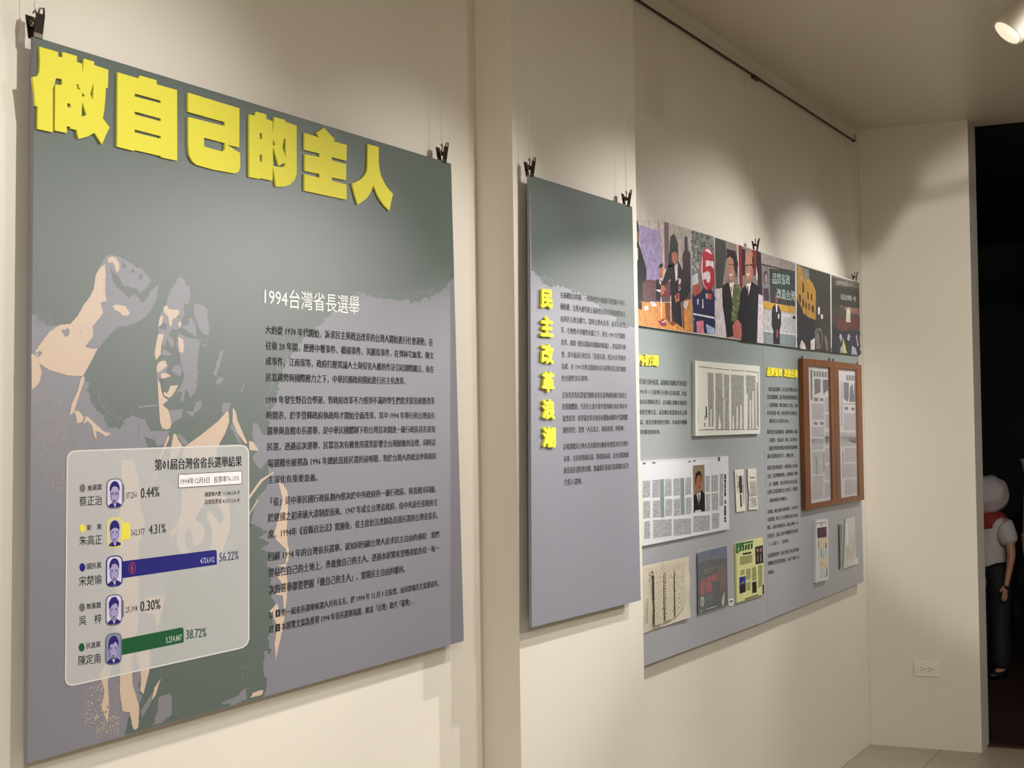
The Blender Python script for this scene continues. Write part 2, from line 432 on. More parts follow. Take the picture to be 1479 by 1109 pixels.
# ================================================================== PANEL 1 : large title panel
Y1 = -.032
p1 = empty('exhibition_panel', on(355, 1013, Y1+.01), 'large grey-green panel with yellow title and a printed man raising his fist', 'panel', 'hanging exhibition panels')
Q1 = [(50, 53), (651.5, 236.3), (670, 925.5), (40, 1102)]
slab('board', Q1, Y1, .008, LILAC_DIM, p1)
A = S(120, 350, 6.52); B = S(200, 390, 6.52); D = S(40, 440, 5.54); E_ = S(200, 540, 6.93)
Fb = S(90, 840, 4.436); Gb = S(230, 660, 5.84); Hb = S(90, 660, 5.84); Ib = S(360, 660, 3.70)
L = lambda k: Y1-.00012*k
rb = rag([(653, 402), (640, 420), (622, 428), (600, 437), (575, 432), (545, 431), (520, 424), (500, 434), (478, 455), (462, 468), (446, 482), (432, 496), (420, 514), (408, 535), (402, 560), (396, 585), (388, 600), (387, 628)], 2.2, 2.5)[:-60 or None]
def open_rag(pts, amp, step):
    out = []
    for a, b in zip(pts[:-1], pts[1:]):
        r_ = rag([a, b], amp, step); n = len(r_)//2; out += r_[:n] if n else [a]
    out.append(pts[-1]); return out
g1 = [(50, 53), (651.5, 236.3), (656, 400)] + \
     open_rag([(655, 402), (640, 420), (622, 428), (600, 437), (575, 432), (545, 431), (520, 424), (500, 434), (478, 455), (462, 468), (446, 482), (432, 496), (420, 514), (408, 535), (402, 560), (396, 585), (388, 600), (387, 628)], 1.8, 2.2) + \
     [(379, 627), (372, 611), (366, 611), (364, 629), (372, 650), (364, 660), (370, 672), (377, 678), (386, 665), (389, 690), (384, 706), (370, 720), (362, 760), (330, 780), (285, 770), (262, 720), (250, 700), (235, 690), (215, 650), (200, 603)] + \
     open_rag([(190, 600), (181, 606), (173, 621), (162, 616), (155, 617), (148, 599), (137, 590), (130, 577), (127, 552), (121, 543)], 1.5, 2) + \
     [(141, 505), (100, 480)] + open_rag([(82, 470), (70, 470), (58, 462), (46.5, 452)], 1.5, 2)
g2 = open_rag([(250, 800), (300, 830), (362, 755), (378, 762), (386, 768), (374, 776), (390, 783), (376, 792), (393, 800), (385, 812), (392, 830), (390, 850), (397, 870), (392, 890), (396, 905), (388, 915), (392, 950), (382, 935), (380, 968), (386, 990)], 1.3, 2.5) + \
     [(381, 1006), (270, 1037), (180, 1062)] + open_rag([(185, 1040), (205, 1010), (200, 990), (222, 960), (215, 930), (235, 900), (240, 850)], 1.2, 3)
prints('green_backdrop', [g1, g2], GREEN, L(1), p1)
lil = [
  rag(A((215,130),(235,115),(300,120),(375,150),(440,190),(520,245),(545,240),(600,310),(645,360),(620,385),(600,420),(545,475),(520,450),(500,435),(450,430),(425,410),(400,415),(370,400),(345,340),(320,310),(290,290),(255,240),(270,300),(285,370),(330,430),(390,480),(430,525),(480,485),(520,520),(555,570),(600,530),(640,450),(690,410),(715,400),(700,440),(690,540),(640,630),(590,700),(520,745),(420,785),(330,795),(250,870),(190,940),(140,1010),(60,1005),(20,960),(80,900),(90,800),(190,660),(165,575),(205,560),(100,420),(110,330),(160,215)), .35, 1.6),
  rag(B((385,50),(395,75),(430,80),(440,130),(475,150),(490,220),(485,270),(470,315),(430,320),(425,380),(435,420),(410,450),(395,550),(350,565),(315,555),(290,600),(255,700),(225,720),(190,600),(185,530),(200,430),(235,380),(265,310),(285,230),(310,170),(360,110)), .4, 1.6),
  rag(B((520,320),(600,325),(660,380),(650,440),(668,530),(660,610),(610,610),(570,550),(535,470),(525,400)), .5, 1.6),
  rag([(256,480.5),(272,488),(286,489.7),(288.7,497.4),(286,512.7),(285,530),(286,543),(284,552),(285,559),(279,570),(275,575),(272,567),(268,561.6),(266,575),(263.5,582),(260.6,577.5),(263.5,566),(258,566),(253.4,571.7),(258,562),(264,552),(266,543.4),(263,530),(261,523.4),(259,509.6),(255,498)], .45, 1.6),
  rag(B((480,450),(510,460),(530,490),(545,550),(545,630),(500,600),(440,560),(410,550),(415,520),(470,515)), .4, 1.8),
  B((285,610),(320,640),(340,680),(325,735),(290,700),(275,650)), B((235,740),(270,760),(315,795),(270,805),(215,798)),
  rag(B((340,900),(395,890),(408,950),(395,1000),(350,985),(310,945)), .4, 2),
  B((175,870),(250,840),(280,900),(250,990),(175,1050),(168,930)),
  E_((835,300),(870,285),(930,295),(905,350),(850,405),(835,380)), E_((945,480),(975,500),(990,580),(1040,700),(1000,690),(940,560),(915,540)),
  rag(E_((300,370),(440,350),(435,430),(370,470),(330,500),(300,460)), .6, 2), rag(E_((480,365),(545,380),(575,280),(620,265),(635,300),(620,345),(560,395),(540,435),(500,400)), .6, 1.6),
  rag(E_((0,440),(60,450),(100,530),(120,570),(310,570),(290,640),(240,715),(180,715),(160,660),(60,625),(0,650)), .4, 2),
  E_((385,600),(430,610),(500,690),(460,715),(430,690)), E_((0,322),(195,305),(195,318),(0,342)),
  rag(B((700,980),(720,930),(750,840),(770,760),(800,750),(790,800),(765,900),(735,1000)), .5, 1.5), rag(E_((765,90),(800,30),(830,40),(860,50),(800,110)), .5, 1.5),
  E_((1020,180),(1040,140),(1055,80),(1060,110),(1040,180)), E_((700,560),(720,540),(710,600)),
  rag(Fb((620,740),(700,710),(705,850),(630,905),(580,920),(610,820)), .8, 2), rag(Fb((1010,780),(1100,740),(1180,680),(1180,750),(1100,790)), 1, 2),
  Fb((500,830),(600,680),(640,610),(560,790),(510,870)),
]
lil += rough_dots([D((480,600),(640,980),(780,920),(620,760)), D((180,60),(60,60),(60,170),(220,170))], .8, 130)
lil += rough_dots([[(478, 440), (655, 410), (655, 424), (600, 432), (520, 418), (490, 430), (430, 485), (395, 560), (385, 600), (378, 590), (405, 520), (440, 470)]], .7, 500)
lil += rough_dots([Fb((1130,560),(1240,440),(1240,700),(1180,690)), B((560,650),(670,640),(640,740),(580,720)), B((560,920),(600,1000),(570,1109),(540,1050))], .7, 60)
prints('grey_tone_figure', lil, LILAC_DIM, L(2), p1)
pea = [
  rag([(151.4,381.4),(153,399),(152.2,419),(153.7,434.4),(145.3,437.4),(149.1,451.2),(144.5,459),(133.8,471),(134.6,485),(123,501),(131,503),(140,504),(132,521),(119.4,543),(96,542),(72.5,534.8),(56.2,524.8),(50.8,506.8),(59.9,494),(70.7,479.7),(86.9,468.9),(101.4,468),(112.2,456),(121.2,440),(129,430),(136,416),(138.4,396),(144.5,386.8)], .3, 1.6),
  D((450,565),(425,590),(400,690),(350,800),(335,885),(365,865),(385,810),(420,700),(452,610)),
  D((370,850),(410,850),(450,900),(440,935),(395,950),(385,890)), D((445,955),(465,890),(485,900),(560,970),(610,1015),(670,1030),(625,1055),(575,1020),(545,1010),(552,1085),(530,1050),(515,970),(480,930)),
  D((30,395),(60,400),(85,440),(112,540),(95,620),(60,660),(32,680)),
  rag(A((235,150),(270,130),(310,150),(340,200),(340,260),(320,285),(300,230),(280,180),(240,195)), .3, 1.5),
  rag(A((275,600),(300,585),(400,600),(430,650),(440,680),(380,695),(330,650),(290,630)), .5, 1.5),
  rag(B((240,340),(270,335),(290,370),(385,375),(380,410),(350,450),(320,460),(310,530),(290,520),(280,440),(235,390)), .25, 1.5),
  B((210,430),(235,440),(220,510),(185,535),(195,470)), B((185,600),(240,605),(215,700),(210,790),(165,850),(150,790),(165,690)),
  rag(B((375,630),(420,650),(430,720),(415,790),(385,770),(375,690)), .3, 1.5), B((200,860),(255,855),(270,900),(200,960),(175,960),(170,910)), B((210,975),(250,965),(300,990),(295,1015),(215,1020)),
  B((370,500),(400,480),(405,520),(385,545)),
  E_((190,60),(215,85),(230,170),(250,230),(300,260),(240,310),(300,360),(330,490),(320,540),(285,556),(240,545),(215,480),(205,330),(195,150)),
  rag(E_((250,180),(290,190),(320,120),(400,110),(350,200),(310,240),(260,220)), .25, 1.5),
  E_((900,360),(908,480),(870,590),(800,715),(760,860),(455,860),(440,790),(480,715),(640,600),(800,470),(860,400)),
  E_((945,335),(975,380),(990,460),(1040,580),(1090,690),(1070,700),(990,590),(940,470)), E_((350,600),(375,600),(400,660),(440,720),(360,860),(310,900),(330,720)),
  E_((300,610),(310,640),(220,850),(140,1109),(125,1109),(200,850)),
  E_((1105,670),(1150,680),(1205,770),(1110,760)),
  rag([(175,665),(193,663),(201,694),(203,734),(210,756),(200,790),(201,850),(200,898),(190,960),(192,990),(201,1020),(200,1050),(196,1054),(192,1052),(187,1028),(177,1027),(173,1000),(173,950),(168,930),(166,845),(166,797),(170,756),(176,711)], .3, 3),
  [Gb((190,270),(430,260),(510,280),(560,330),(595,450),(600,600),(540,780),(470,900),(200,850),(150,740),(150,560),(180,480)),
   Gb((380,390),(480,385),(550,500),(515,565),(430,455),(400,480),(400,520),(440,600),(450,700),(420,790),(350,830),(270,820),(225,760),(215,650),(240,590),(280,650),(275,720),(310,750),(360,720),(385,640),(375,570),(340,560),(305,515))],
  Gb((90,640),(150,560),(140,640),(100,690)), Fb((530,100),(660,90),(610,300),(590,210),(530,200)),
  Fb((470,460),(560,430),(560,560),(520,720),(500,700),(505,600)), Fb((575,760),(590,680),(630,620),(600,720)), Fb((240,600),(300,480),(320,540),(290,640),(300,800),(290,900),(250,800),(270,700)),
  rag(Ib((155,135),(180,145),(205,190),(208,260),(200,380),(205,470),(218,520),(190,600),(205,660),(200,760),(185,880),(165,980),(140,1085),(135,1000),(150,900),(110,820),(150,780),(165,850),(185,830),(180,740),(140,735),(190,700),(150,640),(195,590),(150,580),(195,570),(195,490),(150,450),(130,420),(155,330),(180,230),(165,170)), .25, 2),
  rag([(361, 1008), (366, 1000), (380, 996), (379, 1003)], .4, 2),
  Ib((0,205),(60,120),(130,78),(130,86),(70,130),(0,225)), Ib((0,300),(45,225),(50,230),(0,310)),
]
pea += rough_dots([D((40,680),(120,640),(330,840),(330,1109),(60,1109)), [(50,640),(125,640),(128,700),(110,720),(50,700)]], .55, 420)
pea += rough_dots([Fb((150,680),(260,650),(300,780),(370,870),(360,980),(210,1000),(140,900))], .9, 330)
prints('peach_tone_figure', pea, PEACH, L(3), p1)
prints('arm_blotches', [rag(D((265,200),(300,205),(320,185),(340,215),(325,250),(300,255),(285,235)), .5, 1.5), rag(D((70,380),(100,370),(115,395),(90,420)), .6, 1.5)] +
       rough_dots([D((370,140),(520,110),(500,330),(390,290)), A((180,330),(225,320),(230,500),(190,480))], .5, 45), LILAC_DIM, L(4), p1)
prints('fist_creases', [rag(A((375,180),(400,210),(400,240),(380,240)), .3, 1.5), rag(A((450,270),(480,245),(485,280),(465,290)), .3, 1.5), rag(A((535,290),(565,310),(550,350),(530,345)), .3, 1.5),
       rag(B((195,540),(235,500),(265,510),(260,560),(220,555)), .3, 1.5), B((355,440),(400,430),(385,448)), rag(E_((235,70),(290,30),(400,40),(440,10),(445,60),(400,110),(320,115),(290,185),(245,180)), .4, 1.5)],
       GREEN, L(4), p1)
# results card: translucent white overprint with a white rounded outline
cardq = [(96.2, 650.6), (360, 641.6), (360.2, 934), (93.6, 993)]
card = rrect(cardq, 15, 7)
veil = mat('translucent_white_print', (220, 219, 217), PR, spec=PS, alpha=.55)
cardo = prints('results_card', [card], veil, L(5), p1)
cardi = rrect([(98, 652.6), (358.2, 643.8), (358.4, 932.4), (95.4, 990.6)], 13.5, 7)
prints('card_outline', [[card, cardi]], mat('white_outline_print', (222, 220, 216), PR, alpha=.85), L(6), cardo)
CK = lambda k: L(7+k)
def row_q(x0, t0, b0, x1, t1, b1): return (x0, t0, b0, x1, t1, b1)
text('card_title', '第01屆台灣省省長選舉結果', (223.5, 662.9, 679.6, 349.5, 657.9, 673.4), CK(0), DK, cardo, bold=.028)
prints('date_box', [[(257.6, 684.8), (349.5, 679.6), (349.5, 699.1), (257.6, 704.9)]], DK, CK(0), cardo)
prints('date_box_fill', [[(258.3, 685.6), (348.8, 680.5), (348.8, 698.3), (258.3, 704)]], ink(232, 230, 230), CK(1), cardo)
text('date_lettering', ['1994年12月3日', '投票率76.15%'], [(261, 690.3, 700, 302.7, 688.2, 697.4), (308.9, 688.2, 697.4, 345.6, 685.6, 694.2)], CK(2), DK, cardo, bold=.006)
text('turnout_lettering', ['總選舉人數 11,184,258 人', '出席投票者 8,517,124 人'], [(295.9, 710.5, 717.5, 346.9, 707.3, 714.2), (295.9, 721.2, 728.3, 346.9, 718.7, 725.5)], CK(0), DK, cardo, bold=.01)
rows = [
 # dot, colour, party, quad, name, quad, oval quad(tl,tr,br,bl), ring, bg
 ((119.3, 704.9), GRY, '無黨籍', (126.6, 701, 709.4, 146.9, 698.4, 707.2), '蔡正治', (114.7, 717, 731, 147.5, 714.7, 729.3), [(153.6, 691.6), (177.8, 690.4), (177.8, 733.6), (153.6, 735.4)], GRY, 0, (182.3, 711, 721.4, 197.9, 709, 719.4), '37,256', (203.4, 703.8, 719.8, 230.3, 701.4, 716.9), '0.44%'),
 ((119.3, 762.7), YELP, '新　黨', (125.6, 757.5, 766.2, 146.6, 756, 764.4), '朱高正', (114.7, 773.8, 787.8, 147.5, 771.5, 786.1), [(154, 748.4), (177.4, 746.6), (177.6, 789.6), (154, 792)], YELP, 1, (189.7, 764.6, 775, 208.9, 762.4, 772.6), '362,377', (215.4, 757.2, 771.8, 239.7, 755.1, 769), '4.31%'),
 ((119, 819.2), NAVY, '國民黨', (125.4, 813.2, 822.4, 146.3, 811.4, 820.2), '宋楚瑜', (114.1, 832.2, 846.9, 147.2, 829.3, 843), [(153.2, 803.2), (177.2, 801.2), (177.2, 846), (153, 848.4)], NAVY, 2, (289.4, 805.8, 814.9, 309.9, 803.2, 812.2), '4,726,012', (317, 797.6, 811.2, 344.9, 794.2, 807.4), '56.22%'),
 ((118.6, 877), GRY, '無黨籍', (125, 871.3, 880.3, 145.8, 868.8, 877.6), '吳　梓', (114.1, 889.4, 903.7, 146.9, 885.8, 899.7), [(152.6, 859.4), (176.6, 857), (176.6, 901.8), (152.4, 904.6)], GRY, 3, (181.6, 876.2, 886, 198.5, 873.6, 883.4), '25,398', (202.7, 867.6, 883.2, 232, 864, 879.3), '0.30%'),
 ((118, 934.8), GRN, '民進黨', (124.5, 928.4, 937.2, 145.2, 925.4, 934.2), '陳定南', (113.4, 946.8, 961.4, 145.9, 942.6, 957.2), [(152.2, 915.4), (176, 912.6), (176, 958.4), (151.8, 961.4)], mat('print_ring', (92, 98, 122), PR), 4, (239.7, 919.4, 930, 262.5, 915.4, 925.6), '3,254,887', (269, 909, 923.2, 298.5, 905.3, 919.2), '38.72%')]
INK2 = mat('portrait_blue_print', (24, 10, 104), .6, spec=.25); FACE = ink(160, 150, 192); FACE2 = ink(118, 106, 172); PBG = ink(205, 198, 222); PBG2 = ink(126, 128, 156)
def portrait(q, ring, kind):
    (x0, y0), (x1, y1), (x2, y2), (x3, y3) = q
    def P(u, v):
        a = (x0+(x1-x0)*u, y0+(y1-y0)*u); b = (x3+(x2-x3)*u, y3+(y2-y3)*u); return (a[0]+(b[0]-a[0])*v, a[1]+(b[1]-a[1])*v)
    def pp(*uv): return [P(*t) for t in uv]
    def el(cu, cv, ru, rv, n=20, t0=0, t1=360): return [P(cu+ru*math.cos(math.radians(t0+(t1-t0)*i/n)), cv+rv*math.sin(math.radians(t0+(t1-t0)*i/n))) for i in range(n)]
    o = prints('portrait', [rrect(q, 10, 6)], ring, CK(1), cardo)
    qi = pp((.07, .035), (.93, .035), (.93, .965), (.07, .965))
    prints('portrait_backdrop', [rrect(qi, 8.5, 6)], {1: YELP if False else ink(196, 188, 170), 4: PBG2}.get(kind, PBG), CK(2), o)
    # shoulders clipped inside the frame
    prints('portrait_suit', [pp((.12, .90), (.22, .84), (.40, .78), (.5, .86), (.62, .78), (.80, .84), (.90, .89), (.84, .935), (.66, .96), (.36, .96), (.2, .94))], INK2, CK(3), o)
    prints('portrait_shirt', [pp((.40, .78), (.52, .95), (.62, .78))], ink(214, 210, 228), CK(4), o)
    prints('portrait_hair', [el(.5, .335, .30, .25, 22)], INK2, CK(4), o)
    fy = {0: .53, 1: .55, 2: .53, 3: .54, 4: .53}[kind]
    prints('portrait_face', [el(.5, fy, .27, .30, 22), el(.5, .78, .12, .09, 12)], FACE, CK(5), o)
    prints('portrait_face_shade', [pp((.24, .48), (.30, .46), (.34, .6), (.38, .78), (.33, .74), (.26, .62)), pp((.70, .46), (.76, .50), (.74, .64), (.64, .78), (.68, .62))], FACE2, CK(6), o)
    hair = {0: [pp((.22, .40), (.26, .22), (.45, .13), (.68, .17), (.78, .32), (.78, .42), (.70, .30), (.5, .25), (.36, .28), (.28, .40))],
            1: [pp((.22, .46), (.22, .28), (.38, .14), (.60, .13), (.78, .28), (.78, .46), (.70, .36), (.5, .33), (.32, .38))],
            2: [pp((.22, .44), (.26, .24), (.42, .13), (.62, .13), (.76, .26), (.78, .42), (.70, .32), (.56, .26), (.38, .28), (.30, .38))],
            3: [pp((.22, .46), (.2, .26), (.36, .10), (.62, .08), (.80, .24), (.78, .46), (.70, .32), (.54, .29), (.40, .34), (.30, .42))],
            4: [pp((.20, .50), (.22, .28), (.38, .15), (.66, .14), (.80, .30), (.79, .46), (.73, .34), (.60, .28), (.44, .36), (.32, .34), (.27, .48))]}[kind]
    ft = [el(.38, .50, .055, .016, 8), el(.62, .50, .055, .016, 8), pp((.31, .455), (.45, .445), (.45, .46), (.31, .47)), pp((.55, .445), (.69, .455), (.69, .47), (.55, .46))]
    prints('portrait_nose_mouth', [pp((.49, .53), (.515, .53), (.54, .60), (.46, .60), (.465, .585), (.485, .58)), pp((.42, .685), (.5, .675), (.58, .685), (.5, .70))], FACE2, CK(6), o)
    if kind == 0:
        ft += [[el(.38, .505, .10, .05, 14), el(.38, .505, .085, .040, 14)], [el(.62, .505, .10, .05, 14), el(.62, .505, .085, .040, 14)]]
    prints('portrait_features', hair+ft, INK2, CK(7), o)
for dot, colr, party, pq, nm, nq, oq, ring, kd, cq, cnt, qq, pct in rows:
    prints('party_dot', [ell(dot[0], dot[1], 4.2, 6.1, 18)], colr, CK(0), cardo)
    text('party_lettering', party, pq, CK(0), DK, cardo, bold=.012)
    text('candidate_name', nm, nq, CK(0), DK, cardo, bold=.006)
    portrait(oq, ring, kd)
    text('percentage', pct, qq, CK(0), {2: ink(40, 36, 100), 4: ink(18, 66, 48)}.get(kd, DK), cardo, bold=.016, ink_z=(-.01, .73), res=2)
    text('vote_count', cnt, cq, CK(4 if kd in (2, 4) else 0), {2: ink(205, 205, 232), 4: ink(190, 214, 200)}.get(kd, DK), cardo, ink_z=(-.1, .73))
prints('vote_bar', [rrect([(176.6, 755.8), (187.8, 754.2), (187.8, 778.4), (176.6, 779.8)], 2, 3, (0, 1, 1, 0))], YELP, CK(0), cardo)
bb = prints('vote_bar', [rrect([(176.2, 810.6), (313.1, 793.6), (313.3, 815.2), (176.2, 835)], 4, 4, (0, 1, 0, 0))], NAVY, CK(0), cardo)
prints('party_emblem', [[ell(191, 820.2, 5.2, 8.8), ell(191, 820.2, 4.4, 7.6)], [(190, 814), (191.6, 814), (192.2, 819), (194, 824), (191.8, 822.5), (191.6, 827), (190.2, 827), (190.2, 821), (188, 825), (189.6, 818.5)]], ink(150, 28, 70), CK(3), bb)
prints('vote_bar', [rrect([(175.8, 923), (265.1, 905.4), (265.3, 927.6), (175.8, 946)], 4, 4, (0, 1, 0, 0))], GRN, CK(0), cardo)
prints('vote_bar', [[(177.8, 699.6), (179.7, 700.4), (179.7, 724.4), (177.8, 725.4)], [(176.8, 866.4), (178.8, 867.4), (178.8, 890.2), (176.8, 891.6)]], GRY, CK(0), cardo)

# raised acrylic title characters
T1, T2, T3, T4, T5 = S(40, 60, 6.93), S(160, 95, 7.65), S(260, 125, 8.21), S(350, 155, 8.87), S(430, 180, 8.53)
title = [
 [T1((120,50),(305,105),(305,150),(348,160),(350,103),(493,145),(493,205),(546,222),(549,330),(562,170),(665,200),(665,235),(808,283),(803,465),(782,463),(778,560),(765,700),(752,768),(820,858),(780,940),(745,1028),(670,912),(600,950),(510,975),(490,885),(430,872),(428,852),(392,848),(392,915),(272,890),(275,430),(345,435),(345,378),(285,365),(265,440),(252,470),(252,908),(100,875),(103,650),(80,645),(68,500),(48,355),(100,345),(118,310),(125,200)),
  T1((398,615),(430,625),(430,662),(398,655)), T1((490,425),(512,430),(512,455),(535,490),(495,470)), T1((545,510),(575,540),(545,555)), T1((655,425),(660,430),(652,585),(627,525)), T1((545,600),(590,735),(540,755))],
 [T2((75,72),(310,140),(325,108),(508,160),(508,205),(733,268),(735,1048),(560,1012),(557,998),(265,930),(260,942),(70,893)), T2((265,305),(555,385),(555,415),(265,340)), T2((265,505),(555,583),(555,615),(265,538)), T2((265,702),(555,778),(555,808),(265,738))],
 [T3((97,72),(705,258),(703,722),(565,690),(640,745),(712,785),(714,960),(695,1010),(650,1030),(400,985),(200,930),(150,890),(112,820),(100,700),(100,360),(535,470),(535,422),(97,300)), T3((285,605),(535,670),(535,745),(510,772),(300,715),(287,700))],
 [T4((90,90),(165,110),(180,55),(308,90),(310,145),(386,180),(385,312),(392,312),(415,125),(550,160),(550,185),(697,235),(697,850),(670,930),(610,990),(540,1015),(435,1015),(405,820),(388,770),(388,942),(225,905),(222,918),(90,893)),
  T4((225,328),(258,332),(258,412),(225,405)), T4((225,605),(258,610),(258,700),(225,692)), T4((390,400),(425,475),(410,492),(393,495)), T4((393,520),(402,520),(465,745),(555,710),(545,755),(500,768),(393,752)), T4((535,400),(560,402),(560,660),(515,510))],
 [T5((85,103),(270,158),(228,105),(325,38),(460,185),(440,205),(606,250),(600,445),(422,400),(422,440),(597,487),(597,685),(422,650),(422,690),(600,738),(605,925),(85,815),(85,610),(272,655),(272,610),(90,570),(90,365),(272,400),(272,355),(85,310))],
 [T5((865,240),(998,275),(1000,480),(1010,560),(1030,640),(1085,750),(1130,810),(1175,850),(1150,960),(1130,1060),(1060,990),(1020,930),(985,870),(955,800),(932,745),(915,800),(890,850),(860,895),(820,930),(780,960),(740,982),(715,900),(700,850),(668,722),(710,710),(750,690),(790,665),(820,630),(850,580),(860,520))]]
for t in title: prints('title_character', [t], YEL, Y1-.0045, p1, th=.0038)

# body text of panel 1
text('subtitle_lettering', ['1994', '台灣省長選舉'], [(382.2, 414.5, 439, 415.2, 418.5, 443), (418, 418.6, 444.4, 519.3, 428, 453.6)], L(5), ink(232, 232, 228), p1, bold=.0, ink_z=(-.05, .83), res=2)
para = [
 ('大約從 1970 年代開始，訴求民主與政治改革的台灣人開始進行社會運動，在', (383.6,469.6,482.2,625.5,488.4,500)),
 ('往後 20 年間，歷經中壢事件、橋頭事件、美麗島事件，在到林宅血案，陳文', (384,492.1,504.8,626.6,508.3,518.8)),
 ('成事件、江南案等，政府打壓異議人士與侵害人權的作法引起國際關注，後在', (384,514.9,527.3,627,528.2,538.4)),
 ('民意趨勢與國際壓力之下，中華民國政府開始進行民主化改革。', (384.4,538.3,550.9,586,544.9,555.4)),
 ('1990 年發生野百合學運，對政府改革不力感到不滿的學生們要求提出政經改革', (385,571,583,627.9,573.5,584)),
 ('時間表，於李登輝政府執政時才開始全面改革。其中 1994 年舉行的台灣省長', (385.2,593.4,605.8,628.5,595,604.9)),
 ('選舉與直轄市長選舉，是中華民國體制下的台灣首次開放一級行政區首長直接', (385.8,616,628.2,629,614.6,624.5)),
 ('民選，透過這次選舉，民眾首次有機會用選票影響全台灣層級的治理，同時這', (386.2,639,651,629.6,633.6,643.6)),
 ('場選戰也被視為 1996 年總統直接民選的前哨戰，對於台灣人的政治參與和民', (386.8,663,675.2,630.5,653.3,663.2)),
 ('主深化有重要意義。', (387,686.5,698.4,459,684,694.8)),
 ('「省」是中華民國行政區劃內僅次於中央政府的一級行政區，與直轄市同級，', (391.2,718.4,730.8,630.5,701,711)),
 ('於建國之初承襲大清制度而來。1947 年成立台灣省政府，由中央派任省政府主', (387.3,741.4,754.1,632.4,719.8,729.9)),
 ('席。1994年《省縣自治法》實施後，省主席依法改制為直接民選的台灣省省長。', (387.6,765.2,778,632.6,738.4,748.7)),
 ('回顧 1994 年的台灣省長選舉，就如同回顧台灣人追求民主自由的過程：我們', (387.9,797.7,810.4,634.5,766.4,775.9)),
 ('要站在自己的土地上，勇敢做自己的主人。透過本展覽希望傳達給各位─每一', (388.2,820.7,834.2,635,786,795.8)),
 ('次的選舉都要把握「做自己的主人」，實踐民主自由的權利。', (388.6,844.8,858.6,585,815.8,826.8)),
 ('第一屆省長選舉候選人共有五名，於 1994 年 12 月 3 日投票，由宋楚瑜先生當選省長。', (406.5,879.6,890.4,634,837.2,846.2)),
 ('本展覽文案為重現 1994 年省長選舉氛圍，故以「台灣」取代「臺灣」。', (406.5,898.6,910.6,598,863,872.8)),
 ('註', (388.9,883.4,893.4,395.6,882,892)), ('註', (388.9,903.8,914.6,395.6,902.4,913.2))]
for s, q in para: text('body_text_line', s, q, L(5), DK, p1, bold=.017)
prints('note_number_box', [[(398, 881), (404.6, 879.8), (404.6, 890), (398, 891.4)], [(398, 901.6), (404.6, 900.4), (404.6, 911.2), (398, 912.6)]], DK, L(5), p1)
text('note_number', ['1', '2'], [(400.3, 882.6, 889, 402.3, 882.2, 888.6), (399.9, 903.4, 910, 402.7, 903, 909.6)], L(6), LILAC_DIM, p1, bold=.01, ink_z=(0, .73))

# ================================================================== PANEL 2 : narrow pillar panel
Y2 = -PIL-.032
p2 = empty('exhibition_panel', on(845, 888, Y2+.01), 'narrow grey panel with a vertical yellow title, hung on the pillar', 'panel', 'hanging exhibition panels')
Q2 = [(765.5, 252.7), (913.2, 298.6), (925.5, 866.8), (768.2, 906)]
slab('board', Q2, Y2, .008, LILAC_LIT, p2)
K = lambda k: Y2-.00012*k
prints('green_backdrop', [[(765.5, 252.7), (913.2, 298.6), (917, 470)] + open_rag([(916.8, 470), (905, 475), (893, 465), (880, 452), (862, 440), (845, 428), (825, 420), (808, 412), (796, 415), (786, 410), (778, 398), (768, 392)], 1.5, 2)], GREEN, K(1), p2)
prints('backdrop_speckle', rough_dots([[(768, 385), (800, 405), (800, 422), (768, 415)], [(825, 415), (860, 432), (905, 470), (880, 470), (830, 430)]], .7, 90), LILAC_LIT, K(2), p2)
vt = S(740, 400, 3.463)
for ch, q in zip('民主改革浪潮', [(145,55,152,203,60,160), (143,195,298,207,200,303), (147,335,430,208,338,435), (150,473,572,212,476,575), (152,612,708,214,612,712), (155,750,850,218,750,852)]):
    (x0, t0), (_, b0), (x1, t1), (_, b1) = vt((q[0], q[1]), (q[0], q[2]), (q[3], q[4]), (q[3], q[5]))
    text('title_character', ch, (x0, t0, b0, x1, t1, b1), Y2-.0068, mat('yellow_acrylic_bright', (236, 230, 60), .6, spec=.2), p2, bold=.048, ink_z=(-.11, .88), th=.0055, res=2)
pa = S(780, 400, 6.93); pb = S(780, 560, 6.93)
def ln(f, xa, ta, ba, xb, tb, bb_):
    (x0, t0), (_, b0), (x1, t1), (_, b1) = f((xa, ta), (xa, ba), (xb, tb), (xb, bb_)); return (x0, t0, b0, x1, t1, b1)
